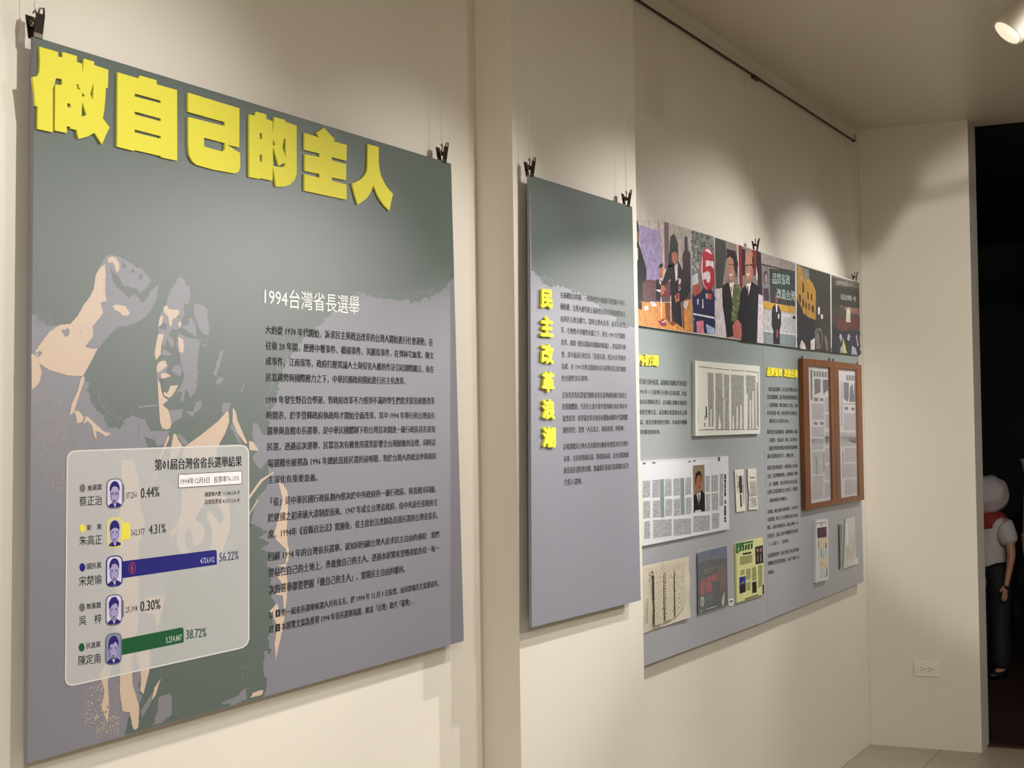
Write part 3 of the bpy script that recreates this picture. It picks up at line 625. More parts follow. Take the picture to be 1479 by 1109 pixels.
for s, q in [
 ('在威權統治時期，一黨專政的中國國民黨壟斷中華民', ln(pa,203,145,210,848,235,293)), ('國政權，台灣人被特務主義和情治單位等限制限制自', ln(pa,205,258,328,850,345,403)),
 ('由與民主政治權力。當時台灣人抗爭、訴求民主改', ln(pa,207,383,448,852,452,510)), ('革，在無數人的犧牲奉獻之下，終在 1990 年代開始', ln(pa,210,498,560,853,565,622)),
 ('改革，廢除《動員戡亂時期臨時條款》、終結萬年國', ln(pa,211,620,682,856,675,730)), ('會，其中最高行政首長「直接民選」更是人民爭取的', ln(pa,214,740,805,857,785,840)),
 ('指標，在 1994 年修法開放的省長選舉是首次於總統', ln(pa,215,862,922,860,895,950)), ('的全國性首長選舉。', ln(pa,217,980,1045,485,987,1042)),
 ('支持改革的民眾強烈期盼以省長選舉破除國民黨建立', ln(pb,220,38,105,866,48,103)), ('的黨國體制，代表民主進步黨參選的陳定南在專訪中', ln(pb,223,155,220,872,157,210)),
 ('就曾提到：希望藉改革省政府來擺脫威權時代黨國體', ln(pb,226,275,338,876,265,322)), ('制的掌控，落實「人民為主，政府為僕」的精神。', ln(pb,229,392,458,845,375,430)),
 ('這場選戰是台灣人首次獲得有機會用選票決定台灣的', ln(pb,232,560,622,880,530,585)), ('未來，支持者情緒高漲，對政黨來說，這也是開放總', ln(pb,236,678,742,886,640,697)),
 ('統直接民選的熱身戰，無論國民黨或民進黨都卯足全', ln(pb,238,795,862,888,750,808)), ('力投入選舉。', ln(pb,240,910,980,425,905,965))]:
    text('body_text_line', s, q, K(2), DK, p2, bold=.022)

# ================================================================== PANELS 3 and 4
Y3 = -.032; YS = Y3-.009
def M(k): return Y3-.00012*k
p3 = empty('exhibition_panel', on(1010, 935, Y3+.01), 'grey panel with three large photographs on top, partly hidden behind the pillar', 'panel', 'hanging exhibition panels')
p4 = empty('exhibition_panel', on(1178, 870, Y3+.01), 'grey panel with two wooden frames, furthest along the wall', 'panel', 'hanging exhibition panels')
# photo strips: thicker boards in front of the panels
def wq(q, y, x0=None, x1=None):
    a = [on(px, py, y) for px, py in q]; L_ = (a[0].x+a[3].x)/2 if x0 is None else x0; R_ = (a[1].x+a[2].x)/2 if x1 is None else x1
    return [Vector((L_, y, a[0].z)), Vector((R_, y, a[1].z)), Vector((R_, y, a[2].z)), Vector((L_, y, a[3].z))]
def wslab(name, a, th, mt, parent=None):
    b = [v+Vector((0, th, 0)) for v in a]
    return mesh(name, a+b, [(3, 2, 1, 0), (4, 5, 6, 7), (0, 1, 5, 4), (1, 2, 6, 5), (2, 3, 7, 6), (3, 0, 4, 7)], mt, parent)
def grad_ink(name, top, low, z0, z1):
    m = bpy.data.materials.new(name); m.use_nodes = True; nt = m.node_tree; b = nt.nodes['Principled BSDF']
    b.inputs['Roughness'].default_value = PR; b.inputs['Specular IOR Level'].default_value = PS
    tc = nt.nodes.new('ShaderNodeTexCoord'); sp_ = nt.nodes.new('ShaderNodeSeparateXYZ'); mr = nt.nodes.new('ShaderNodeMapRange'); mx = nt.nodes.new('ShaderNodeMix'); mx.data_type = 'RGBA'
    nt.links.new(tc.outputs['Object'], sp_.inputs[0]); nt.links.new(sp_.outputs[2], mr.inputs['Value']); mr.inputs['From Min'].default_value = z0; mr.inputs['From Max'].default_value = z1
    mx.inputs['A'].default_value = (*lin(low), 1); mx.inputs['B'].default_value = (*lin(top), 1)
    nt.links.new(mr.outputs[0], mx.inputs['Factor']); nt.links.new(mx.outputs['Result'], b.inputs['Base Color']); return m
GR3 = grad_ink('print_grey_green_gradient', (118, 131, 126), (162, 163, 168), .45, 1.15)
JX = on(1104.5, 650, Y3).x
wslab('board', wq([(905, 304), (1098.6, 366), (1110.4, 895.4), (912, 968.6)], Y3, x1=JX-.001), .008, GR3, p3)
wslab('board', wq([(1099.6, 366), (1240.4, 410), (1245, 840.8), (1111.4, 894)], Y3, x0=JX+.001), .008, GR3, p4)
b3 = empty('photo_board', on(1010, 480, YS+.008), 'board of three large colour photographs along the top of the panel beside the pillar', 'photo board', 'boards of photographs')
b4 = empty('photo_board', on(1175, 505, YS+.008), 'board of three dark photographs along the top of the furthest panel', 'photo board', 'boards of photographs')
JS = on(1100.2, 430, YS).x
st3 = wslab('backing_board', wq([(905, 301.6), (1098.8, 363.3), (1102, 495.5), (908, 468)], YS, x1=JS-.001), .0085, ink(205, 200, 198), b3)
st4 = wslab('backing_board', wq([(1099.2, 364), (1240.7, 407.4), (1242, 513), (1102.4, 495.8)], YS, x0=JS+.001), .0085, ink(205, 200, 198), b4)
PH = lambda k: YS-.00012*k
def photo(parent, fr, bg, items):
    """items: (colour, loops...) in drawing order, each a printed area of the photograph"""
    o = prints('photograph', [fr], photo_ink(*bg), PH(1), parent)
    for k, (nm, colr, shapes) in enumerate(items):
        if len(shapes) > 14: tag(prints(nm, shapes, photo_ink(*colr), PH(1.4+.35*k), o), kind='stuff')
        else:
            for s_ in shapes: prints(nm, [s_], photo_ink(*colr), PH(1.4+.35*k), o)
    return o
a = S(915, 300, 5.83)
photo(b3, [(905, 301.8)]+a((480,185),(497,1050))+[(908, 467.5)], (176, 164, 156), [
 ('printed_curtain', (104, 66, 76), [a((258,118),(296,128),(300,520),(262,510)), a((200,100),(206,102),(215,190),(208,190))]),
 ('printed_wainscot', (92, 62, 66), [a((20,595),(310,620),(480,640),(485,790),(25,795))]),
 ('printed_poster', (136, 122, 156), [a((35,140),(225,195),(250,480),(215,612),(90,602))]),
 ('printed_desk', (196, 132, 66), [a((10,790),(330,800),(420,1042),(10,985)), a((408,778),(486,770),(497,1050),(428,1042))]),
 ('printed_desk_shade', (120, 62, 30), [a((265,800),(335,800),(400,950),(330,1000),(270,930)), a((405,800),(420,795),(432,1040),(415,1010))]),
 ('printed_figures_dark', (24, 20, 27), [a((0,110),(35,110),(45,180),(45,300),(85,430),(110,520),(108,600),(75,640),(80,785),(0,790)), a((190,610),(210,600),(240,640),(240,780),(190,780)), rag(a((310,250),(325,225),(345,220),(375,300),(375,500),(290,500),(300,380)), .2, 2),
    a((300,480),(340,470),(380,450),(410,520),(480,520),(482,700),(430,780),(400,800),(412,1010),(330,950),(315,800),(310,600),(250,665),(240,640),(270,540)), a((28,790),(70,795),(72,860),(40,850))]),
 ('printed_onlooker', (50, 26, 44), [a((430,250),(440,238),(455,245),(458,350),(480,390),(482,600),(420,640),(412,400),(432,350))]),
 ('printed_skin', (168, 102, 78), [a((320,370),(345,355),(368,372),(370,440),(350,482),(325,450)), a((345,740),(385,715),(388,780),(355,800)), a((232,655),(250,650),(275,690),(252,725),(228,740)), a((216,500),(235,478),(250,500),(248,580),(222,600)), a((12,190),(38,200),(40,290),(12,295))]),
 ('printed_hair', (20, 14, 18), [a((318,385),(322,350),(350,335),(372,355),(370,385),(345,368)), a((214,510),(218,480),(238,468),(252,490),(240,500))]),
 ('printed_shirts', (208, 196, 200), [a((345,490),(372,460),(370,600),(356,622)), a((140,790),(180,790),(198,832),(150,828)), a((90,830),(125,825),(125,862),(92,866)), a((425,790),(465,785),(445,850),(420,830)), a((22,330),(36,340),(38,440),(28,450)), a((182,690),(225,690),(228,715)), rag(a((380,590),(400,600),(395,690),(380,700)), .3, 1.5), a((215,610),(230,625),(232,650),(220,640))]),
 ('printed_red_items', (128, 40, 56), [rag(a((205,950),(265,938),(280,990),(235,1000)), .5, 2), a((384,640),(398,640),(392,690),(380,690)), a((358,720),(372,715),(380,760),(362,770)), a((255,690),(300,720),(300,750),(262,735))]),
 ('printed_marks', (70, 55, 100), rough_dots([a((60,210),(180,225),(200,500),(130,540),(75,400))], .6, 50)),
 ('printed_glints', (220, 205, 200), [a((228,750),(234,750),(240,930),(234,930)), a((310,740),(316,740),(318,960),(312,960)), a((240,960),(275,945),(276,952),(242,968))])])
a = S(995, 320, 6.165)
photo(b3, a((20,75),(219,132),(236,1005),(30,985)), (120, 120, 112), [
 ('printed_foliage', (48, 56, 50), rough_dots([a((24,85),(215,140),(215,250),(150,220),(60,400),(30,300))], 1.6, 70)),
 ('printed_pale', (186, 190, 190), rough_dots([a((24,120),(90,160),(95,420),(28,560))], 1.5, 30)),
 ('printed_crowd', (30, 30, 72), [rag(a((30,640),(100,630),(150,560),(200,600),(230,640),(235,1004),(45,988)), .7, 3)]),
 ('printed_banner', (190, 200, 212), [a((30,480),(80,455),(84,560),(32,590))]),
 ('printed_orange', (176, 76, 52), [rag(a((35,570),(95,550),(102,640),(40,665)), .5, 2), a((160,640),(200,640),(200,690),(170,690))]),
 ('printed_sign_disc', (168, 34, 54), [ell(*a((166, 420))[0], 10.6, 31.5, 28)]),
 ('printed_sign_inner', (214, 196, 204), [ell(*a((166, 420))[0], 9.2, 29, 28)]),
 ('printed_number', (170, 26, 44), [a((122,270),(150,262),(216,300),(217,352),(150,345),(152,405),(185,390),(215,410),(224,450),(226,560),(200,600),(165,600),(140,570),(128,520),(152,510),(165,545),(185,540),(192,500),(188,455),(165,440),(122,460))]),
 ('printed_bits', (208, 206, 214), [a((35,812),(228,850),(228,866),(35,828)), a((72,690),(88,690),(84,740),(76,740)), a((118,690),(128,690),(130,770),(120,770)), a((150,640),(160,640),(165,680),(155,690))]),
 ('printed_pink', (206, 120, 142), [a((65,890),(130,880),(134,994),(72,988))]),
 ('printed_blue_flag', (160, 180, 206), [a((150,910),(228,950),(232,1002),(165,996))]),
 ('printed_right_edge', (30, 30, 60), [a((224,290),(219,132),(228,300),(232,640),(228,640))])])
photo(b3, a((230,140),(642,272),(668,1088),(243,1010)), (134, 120, 114), [
 ('printed_column', (58, 57, 54), [a((231,142),(325,172),(332,330),(300,560),(290,600),(238,600))]),
 ('printed_wall', (196, 184, 190), [a((238,600),(300,590),(335,1030),(243,1008)), a((608,640),(664,660),(668,1086),(600,1076))]),
 ('printed_flag', (120, 32, 44), [a((438,205),(470,218),(478,590),(455,590)), a((560,250),(596,258),(600,480),(575,480))]),
 ('printed_flag_stripe', (196, 184, 186), [a((428,205),(440,208),(450,570),(440,560)), a((598,400),(610,400),(615,520),(600,520))]),
 ('printed_dark_side', (46, 28, 34), [a((598,260),(643,272),(655,660),(612,640),(612,470),(600,400)), a((330,240),(415,262),(440,380),(420,520),(400,300),(340,300)), a((470,240),(505,250),(500,480),(475,480))]),
 ('printed_faces', (172, 122, 104), [a((342,300),(380,290),(402,330),(408,450),(396,510),(378,545),(356,505),(342,420)), a((505,275),(540,243),(568,280),(574,400),(562,490),(530,535),(510,500),(500,380))]),
 ('printed_suits', (26, 24, 34), [a((295,572),(350,540),(400,560),(452,620),(440,880),(392,1020),(338,1035),(320,880),(300,740)), a((468,600),(515,560),(560,535),(622,580),(612,900),(608,1080),(465,1062),(440,880),(432,750))]),
 ('printed_hair', (26, 18, 20), [a((330,330),(345,265),(385,255),(412,320),(415,430),(404,440),(396,340),(366,310),(345,325)), a((562,300),(574,330),(576,420),(566,420)), a((356,380),(372,375),(372,384),(356,390)), a((382,375),(398,380),(398,390),(382,385)), a((506,385),(530,380),(530,394),(508,398)), a((540,380),(562,378),(562,392),(542,394))]),
 ('printed_smiles', (228, 206, 196), [a((358,470),(390,462),(376,486)), a((512,468),(545,460),(526,486)), a((358,545),(402,540),(386,690)), a((508,560),(556,540),(530,660))]),
 ('printed_garland', (84, 92, 60), [rag(a((402,560),(460,560),(452,740),(425,900),(375,880),(385,700)), .6, 2)]),
 ('printed_ties', (28, 26, 36), [a((372,580),(382,580),(380,640)), a((518,575),(528,572),(530,650),(520,640))]),
 ('printed_garland_blooms', (186, 186, 120), rough_dots([a((405,570),(455,570),(448,740),(425,880),(380,870),(390,700))], .9, 26)),
 ('printed_hands', (168, 96, 90), [rag(a((388,920),(430,868),(466,910),(472,1042),(400,1040)), .3, 2)])])
a = S(1080, 340, 6.16)
photo(b4, [(1099.6, 364.5)]+a((422,248),(430,1000))+[(1102.8, 495.5)], (148, 138, 136), [
 ('printed_lintel', (60, 52, 54), [a((125,250),(425,320),(425,330),(125,268))]),
 ('printed_board', (44, 54, 50), [a((192,290),(420,320),(422,632),(200,600))]),
 ('printed_portrait_frame', (116, 108, 116), [a((125,275),(190,285),(198,590),(135,582))]),
 ('printed_portrait_figure', (60, 50, 56), [ell(*a((160, 370))[0], 3.2, 9.5, 16), a((140,470),(185,470),(192,582),(145,580))]),
 ('printed_portrait_face', (136, 118, 122), [ell(*a((162, 380))[0], 2.1, 6.6, 16)]),
 ('printed_yellow_band', (176, 138, 54), [a((135,585),(422,636),(425,695),(140,650))]),
 ('printed_white_car', (166, 164, 166), [a((138,652),(425,700),(428,885),(138,850))]),
 ('printed_road', (116, 128, 130), [a((138,850),(428,885),(430,1000),(140,960))]),
 ('printed_car_line', (206, 204, 204), [a((138,846),(428,880),(428,888),(138,854)), a((290,700),(420,722),(420,728),(290,706))]),
 ('printed_man', (28, 26, 31), [a((222,630),(245,612),(275,625),(295,670),(298,780),(285,850),(285,970),(228,965),(226,850),(212,800),(214,680)), ell(*a((412, 730))[0], 2, 2.6, 10)]),
 ('printed_man_skin', (124, 66, 62), [a((240,525),(262,520),(270,560),(262,605),(246,600)), a((250,840),(272,840),(268,910),(254,910))]),
 ('printed_man_shirt', (196, 190, 194), [a((248,615),(262,612),(264,680),(254,680)), a((268,700),(280,700),(280,740),(270,742))])])
a_ = S(1095, 360, 7.65)
text('printed_slogan', ['品質省政', '改造台灣'], [ln(a_,158,258,380,354,282,395), ln(a_,205,428,540,408,462,575)], PH(6.5), photo_ink(160, 178, 172), b4, bold=.02)
photo(b4, a((434,254),(734,345),(740,1036),(440,1002)), (50, 50, 47), [
 ('printed_banner', (168, 126, 52), [a((436,262),(500,290),(545,380),(580,430),(606,500),(606,752),(545,730),(480,680),(440,560))]),
 ('printed_light', (112, 116, 100), [rag(a((480,290),(545,300),(545,390),(500,380)), .4, 2)]),
 ('printed_marks', (60, 44, 26), [a((485,420),(500,430),(500,510),(486,500)), a((455,520),(472,530),(474,600),(458,590)), a((530,500),(542,510),(544,570),(532,562)), a((562,520),(574,530),(574,580),(562,572)), a((485,560),(500,570),(500,640),(488,630)), a((512,590),(524,600),(524,660),(514,652)), a((540,600),(552,610),(552,670),(542,662)), a((568,620),(590,632),(590,690),(570,680))]),
 ('printed_crowd', (36, 36, 46), [rag(a((438,580),(480,640),(500,710),(590,765),(606,900),(550,1010),(520,1010),(500,960),(450,990),(440,940)), .5, 3)]),
 ('printed_white_shapes', (206, 196, 190), [a((462,985),(480,930),(505,960),(520,1012),(470,1008)), a((560,935),(598,912),(596,1018),(560,1014)), ell(*a((634, 670))[0], 1.6, 6, 12), ell(*a((660, 722))[0], 1.6, 3.6, 12)]),
 ('printed_arcs', (116, 110, 108), [[ell(*a((636, 915))[0], 5.2, 15, 24), ell(*a((636, 918))[0], 3.8, 12, 24)], a((680,880),(700,900),(716,1020),(700,1026)), rag(a((600,850),(622,820),(640,900),(640,1010),(610,1010)), .5, 2)])])
photo(b4, a((744,350),(990,422),(1000,1066),(748,1040)), (62, 56, 52), [
 ('printed_ceiling', (110, 96, 94), [a((745,352),(990,424),(990,440),(745,372))]),
 ('printed_sign_band', (100, 100, 92), rag and [a((782,395),(992,430),(992,470),(782,440))]),
 ('printed_dark_board', (42, 44, 42), [a((760,450),(992,490),(995,640),(762,620))]),
 ('printed_red_band', (84, 44, 40), [a((790,745),(997,722),(998,830),(792,840))]),
 ('printed_pink_text', (128, 92, 84), [a((862,632),(905,640),(905,672),(862,662)), a((912,640),(992,655),(992,705),(912,690)), ell(*a((838, 630))[0], 1.3, 2, 10)]),
 ('printed_standing_person', (178, 174, 152), [a((880,652),(900,636),(912,655),(914,775),(874,768))]),
 ('printed_crowd', (36, 36, 50), [rag(a((746,800),(830,850),(920,840),(998,850),(1000,1064),(748,1038)), .8, 4)]),
 ('printed_crowd_pale', (150, 148, 160), [rag(s, .3, 2) for s in (a((815,900),(825,872),(840,900),(830,960)), a((825,1000),(850,960),(862,1040),(820,1044)), a((880,920),(900,870),(915,900),(900,940)), a((920,1056),(930,980),(960,1000),(975,1064)), a((960,900),(972,880),(985,980),(975,985)))]),
 ('printed_crowd_yellow', (176, 176, 110), [rag(a((842,900),(858,940),(870,1000),(885,1040),(862,1052),(846,1020)), .3, 2)]),
 ('printed_sign_marks', (168, 164, 150), rough_dots([a((790,402),(985,436),(985,462),(790,435))], .6, 60))])
text('printed_slogan', '改造台灣第一戰', ln(a, 828, 515, 570, 962, 545, 590), PH(6), photo_ink(170, 168, 156), b4, bold=.02)

# headings and text of panels 3, 4
hb = S(915, 500, 7.92)
YH = mat('yellow_acrylic_soft', (226, 210, 60), .6, spec=.2)
text('heading_lettering', '黨內初選', (909.5, 509.5, 526.3, 951.8, 513, 528.8), Y3-.0048, YH, p3, bold=.05, ink_z=(-.11, .88), th=.004)
for s, q in [
 ('民主進步黨先進行黨內初選，最後陳定南勝出代表民進', (906, *ln(hb,50,362,428,606,395,458)[1:])), ('黨參選。1994 年 11 月初舉行台灣人首次初選，年底', (906, *ln(hb,50,480,542,608,515,570)[1:])),
 ('12 月 3 日為省長選舉投票日，這也顯示著陳定南從黨', (907, *ln(hb,50,600,658,609,622,675)[1:])), ('外投選舉始的宣傳文宣，以及陳定南當選省長立場', (907, *ln(hb,50,718,780,611,732,787)[1:])),
 ('、期刊雜誌，政見宣傳等歷史資料，可以從中瞭解', (908, *ln(hb,50,838,897,612,842,895)[1:])), ('當時參選的期望與抱負。', (908, *ln(hb,50,952,1010,312,955,1005)[1:]))]:
    text('body_text_line', s, q, M(2), DK, p3, bold=.024)
h4 = S(1090, 500, 5.04)
text('heading_lettering', ['品質省政', '改造台灣'], [ln(h4,90,152,215,203,160,222), ln(h4,214,165,222,314,170,232)], Y3-.0048, YH, p4, bold=.05, ink_z=(-.11, .88), th=.004)
g4 = S(1090, 700, 5.547)
T4L = ['　陳定南當選縣長、民主進步黨推出人選', '提出清廉勤政，為台灣省政府帶來新氣象', '。在選舉期間，陳定南提出了改造，台灣',
 '四百年來第一戰，省政改革的主張與訴求', '，獲得許多民眾的支持。', '陳定南任內以清廉著稱，並推動環境，保護',
 '。在選戰中，他以品質、專業，為主要訴求', '，強調台灣省政府應該有新的作為與制度', '讓人民能夠當家作主，改變台灣。',
 '當時台灣各地的選民，也從四面八方前來', '支持，在造勢晚會現場，人潮擠滿了會場', '。這一場選戰，也是台灣首次省長民選。', '台灣人首次能夠選出自己的省長，也因此', '，選舉過程受到關注。',
 '宋楚瑜、陳定南兩人競爭激烈，各自提出', '省政藍圖，吸引了全台灣選民的目光以及', '關注。最後宋楚瑜當選，成為台灣唯一的', '民選省長，而民主進步黨則獲得近四成的', '（三八點七二，得票率）',
 '這場選舉影響了日後台灣民主政治的發展', '與總統直接民選的歷程，也寫下重要一頁', '的紀錄。']
Q4 = [ln(h4,103,295,328,310,303,332), ln(h4,92,350,385,312,358,390), ln(h4,92,410,443,312,418,445), ln(h4,92,468,502,312,473,502), ln(h4,92,528,560,250,530,559),
 ln(h4,92,605,640,312,607,635), ln(h4,92,668,700,312,665,692), ln(h4,92,725,760,312,720,748), ln(h4,92,782,818,285,778,806), ln(h4,92,868,903,312,855,882), ln(h4,92,930,965,312,910,937), ln(h4,92,990,1022,312,968,996), ln(h4,92,1045,1080,312,1020,1050),
 ln(g4,103,112,146,262,93,122), ln(g4,103,200,236,346,165,192), ln(g4,103,262,298,346,228,256), ln(g4,103,327,361,347,290,319), ln(g4,103,395,431,348,350,381), ln(g4,115,460,492,274,432,461), ln(g4,105,552,588,355,502,531), ln(g4,106,613,650,356,564,593), ln(g4,107,687,721,155,680,710)]
for s, q in zip(T4L, Q4): text('body_text_line', s, q, M(2), DK, p4, bold=.024)

# ================================================================== exhibits fixed on panels 3 and 4
def thing_at(name, q, yf, label, cat, group=None):
    return empty(name, on((q[0][0]+q[2][0])/2, (q[2][1]+q[3][1])/2, yf), label, cat, group)
# 1 framed document
q = [(1004.2, 520.6), (1097.4, 528.8), (1097.9, 626.1), (1004.8, 629.7)]
YD = Y3-.012
o = thing_at('framed_document', q, Y3, 'thick white mounted document of dense vertical text, above the newspaper spread', 'document')
slab('mount', q, YD, .0115, mat('white_mount', (214, 214, 204), .45), o)
dd = S(1000, 510, 8.53)
slab('glazing_rim', [(1004.3, 521), (1007.2, 521.2), (1007.6, 629.4), (1004.9, 629.5)], YD-.002, .0019, mat('clear_rim', (236, 236, 226), .2), o)
TX = newsprint('dense_black_text', (204, 202, 196), (44, 42, 42), .0098, .0075, .56, .30)
prints('text_column', [dd((190,235),(262,245),(262,905),(238,905),(238,690),(225,690),(225,905),(198,905)), dd((282,240),(372,250),(372,550),(388,550),(388,258),(452,268),(452,935),(398,938),(398,560),(385,560),(385,938),(350,938),(350,860),(330,760),(320,938),(288,938)),
  dd((475,262),(635,275),(635,935),(612,937),(608,640),(590,640),(590,937),(560,937),(560,660),(545,650),(545,937),(515,937),(510,770),(495,770),(495,937),(482,937)),
  dd((658,270),(778,280),(780,932),(758,933),(755,470),(740,470),(738,930),(722,930),(722,580),(708,570),(705,932),(680,932),(680,500),(664,500)), dd((790,360),(806,360),(812,640),(812,900),(792,900))], TX, YD-.00012, o)
prints('rule_lines', [dd((75,162),(255,180),(255,188),(75,170)), dd((275,184),(452,202),(452,210),(275,192)), dd((475,206),(635,215),(635,223),(475,214)), dd((658,216),(812,234),(812,242),(658,224)),
  dd((85,942),(272,936),(272,945),(85,951)), dd((290,940),(465,938),(465,947),(290,949)), dd((482,938),(645,934),(645,943),(482,947)), dd((668,936),(818,932),(818,941),(668,945)), dd((808,240),(813,240),(818,930),(813,930))], ink(70, 68, 66), YD-.00018, o)
prints('bold_heading', [rag(dd((163,655),(178,655),(182,800),(166,800)), .25, 1.2)] + [dd((148, y), (160, y), (160, y+18), (148, y+18)) for y in (770, 800, 860, 885)] + [dd((73, y), (80, y), (80, y+10), (73, y+10)) for y in range(650, 870, 32)], ink(30, 28, 28), YD-.00024, o)

# 2 newspaper spread board
q = [(905, 667.2), (1052, 658.6), (1053.4, 763.8), (908, 792.6)]
YN = Y3-.009
o = thing_at('newspaper_spread', q, Y3, 'wide white newspaper spread with a portrait photo, left of the two paper strips', 'newspaper')
slab('mount', q, YN, .0085, mat('white_paper_board', (208, 208, 213), .5), o)
nn = S(920, 650, 7.92)
TG = newsprint('grey_newspaper_text', (200, 200, 203), (84, 84, 88), .0098, .0075, .55, .30)
def bl(*r): return [nn((x0, y0), (x1, y0-(x1-x0)*.06), (x1, y1-(x1-x0)*.14), (x0, y1)) for x0, y0, x1, y1 in r]
prints('text_column', bl((65,352,152,548),(175,342,258,548),(320,332,397,530),(415,325,490,525),(555,315,617,515),(70,585,152,785),(180,578,262,775),(325,562,402,760),(420,560,492,755),(555,542,622,738),(85,815,152,1018),(185,800,397,1010),(418,790,622,985),(645,755,832,942),(860,722,940,900),(785,295,833,482),(850,288,925,478),(787,505,835,702),(855,495,930,692),(945,272,988,640)), TG, YN-.00012, o)
for g_ in (nn((262,335),(308,330),(314,768),(268,775)), nn((494,320),(540,316),(546,738),(500,744))): prints('green_column', [g_], ink(124, 140, 134), YN-.00012, o)
prints('headline', [rag(nn((998,275+dy),(1018,275+dy),(1020,275+dy+h_),(1001,275+dy+h_)), .2, 1) for dy, h_ in ((0,55),(62,40),(108,50),(165,35),(205,48),(295,20),(318,18),(358,45),(408,70),(490,30),(525,22))], ink(22, 22, 26), YN-.00020, o)
prints('page_marks', [nn((65,147),(100,144),(100,160),(65,163)), nn((175,140),(212,136),(212,152),(175,156)), nn((583,126),(617,123),(617,136),(583,139)), nn((640,117),(672,114),(672,128),(640,131)), nn((925,80),(950,78),(950,124),(925,126)), nn((60,136),(960,84),(960,86),(60,138))], ink(70, 70, 74), YN-.00020, o)
ph = prints('portrait_photo', [nn((640,176),(772,166),(780,700),(648,718))], photo_ink(128, 114, 92), YN-.00020, o)
prints('printed_suit', [nn((650,520),(690,490),(740,460),(775,500),(780,700),(740,705),(700,685),(660,708),(650,718))], photo_ink(20, 16, 24), YN-.00028, ph)
prints('printed_shirt', [nn((682,500),(730,480),(722,560),(708,640),(692,560)), nn((665,690),(730,680),(735,705),(668,715))], photo_ink(196, 184, 180), YN-.00036, ph)
prints('printed_tie', [nn((700,505),(712,500),(716,590),(708,640),(700,590))], photo_ink(70, 58, 60), YN-.00044, ph)
prints('printed_hair', [nn((666,340),(672,270),(700,238),(728,245),(742,300),(738,380),(668,400))], photo_ink(26, 18, 18), YN-.00028, ph)
prints('printed_face', [nn((675,350),(690,295),(718,285),(735,320),(736,400),(722,460),(700,475),(684,440))], photo_ink(150, 88, 68), YN-.00036, ph)
prints('printed_features', [nn((684,350),(700,346),(700,354),(684,358)), nn((714,344),(730,342),(730,350),(714,352)), nn((696,425),(716,421),(714,430),(698,433))], photo_ink(50, 26, 22), YN-.00044, ph)

# 3, 4 narrow paper strips
ss = S(1050, 670, 5.28)
def curl(name, pts, yf, mt, parent, amp=.006):
    """thin paper, slightly lifted along its edges"""
    TL, TR, BR, BL = [on(x, y, yf) for x, y in pts]; V = []; Fc = []; nu, nv = 6, 12
    for j in range(nv+1):
        for i in range(nu+1):
            u, v = i/nu, j/nv; p = (TL*(1-u)+TR*u)*(1-v)+(BL*(1-u)+BR*u)*v
            p.y -= amp*(abs(2*u-1)**2*.6+.4*math.sin(v*6+u*2)**2)+.0008; V.append(p)
    n = len(V); V += [p+Vector((0, .0006, 0)) for p in V]
    for j in range(nv):
        for i in range(nu):
            a0 = j*(nu+1)+i; Fc.append((a0, a0+nu+1, a0+nu+2, a0+1)); Fc.append((n+a0, n+a0+1, n+a0+nu+2, n+a0+nu+1))
    return mesh(name, V, Fc, mt, parent, smooth=True)
SG = newsprint('strip_text', (206, 202, 192), (72, 68, 62), .012, .008, .52, .3)
q = ss((60,45),(127,38),(142,357),(74,368))
o = thing_at('paper_strip', q, Y3, 'narrow printed paper strip with a dark picture, left one of the pair', 'paper strip', 'pair of paper strips')
slab('sheet', q, Y3-.0045, .002, paper(216, 211, 198), o)
prints('strip_print', [rag(ss((88,90),(112,88),(118,222),(95,226)), .3, 1.5), ss((98,232),(110,230),(116,325),(103,328))], photo_ink(58, 52, 50), Y3-.00465, o)
prints('strip_text', [ss((70,75),(78,74),(90,180),(80,182)), ss((118,85),(127,84),(134,300),(124,303)), ss((76,160),(84,160),(86,220),(78,222))], SG, Y3-.00465, o)
q = ss((158,38),(222,32),(226,130),(238,345),(166,350),(172,240),(160,130))
o = thing_at('paper_strip', ss((158,38),(222,32),(238,345),(166,350)), Y3, 'narrow wavy paper strip with faint text, right one of the pair', 'paper strip', 'pair of paper strips')
prints('sheet', [rag(q, .25, 3)], paper(206, 202, 192), Y3-.0045, o, th=.002)
prints('strip_text', [ss((172,130),(222,128),(230,240),(180,245)), ss((180,255),(226,252),(230,322),(184,328))], SG, Y3-.00465, o)
prints('strip_heading', [ss((176,102),(214,98),(214,106),(176,110)), ss((178,242),(228,236),(228,240),(178,246))], ink(80, 76, 72), Y3-.00465, o)

# 5 old handwritten letter
ww = S(920, 790, 7.92)
q = [(908, 821.5), (992, 803.2), (994.6, 840.5), (993.6, 891.6), (960, 904), (910, 921)]
o = thing_at('handwritten_letter', [(908, 821), (992, 803), (994, 891), (910, 921)], Y3, 'aged cream sheet of vertical handwriting, left of the dark blue poster', 'letter')
curl('sheet', [(908, 821.5), (992.3, 803.2), (993.8, 891.4), (910, 921)], Y3-.002, paper(198, 189, 170), o, amp=.008)
def ongrid(pts): return pts
HW = newsprint('handwriting', (196, 187, 168), (86, 76, 66), .0165, .012, .42, .42)
prints('writing_columns', [ww((195,290),(300,262),(305,870),(205,900)), ww((312,280),(420,248),(425,815),(318,850)), ww((430,240),(550,212),(552,385),(545,700),(440,805))], HW, Y3-.0122, o)
tag(prints('writing_marks', [ell(*ww((176, 288))[0], 1.3, 2, 10), ell(*ww((172, 345))[0], 1.4, 2, 10)] + [ell(*ww((124-.03*(y-600), y))[0], .8, 1.1, 8) for y in range(600, 880, 26)] + [ell(*ww((324, y))[0], .9, 1.1, 8) for y in range(300, 840, 29)], ink(52, 46, 42), Y3-.01235, o), kind='stuff')
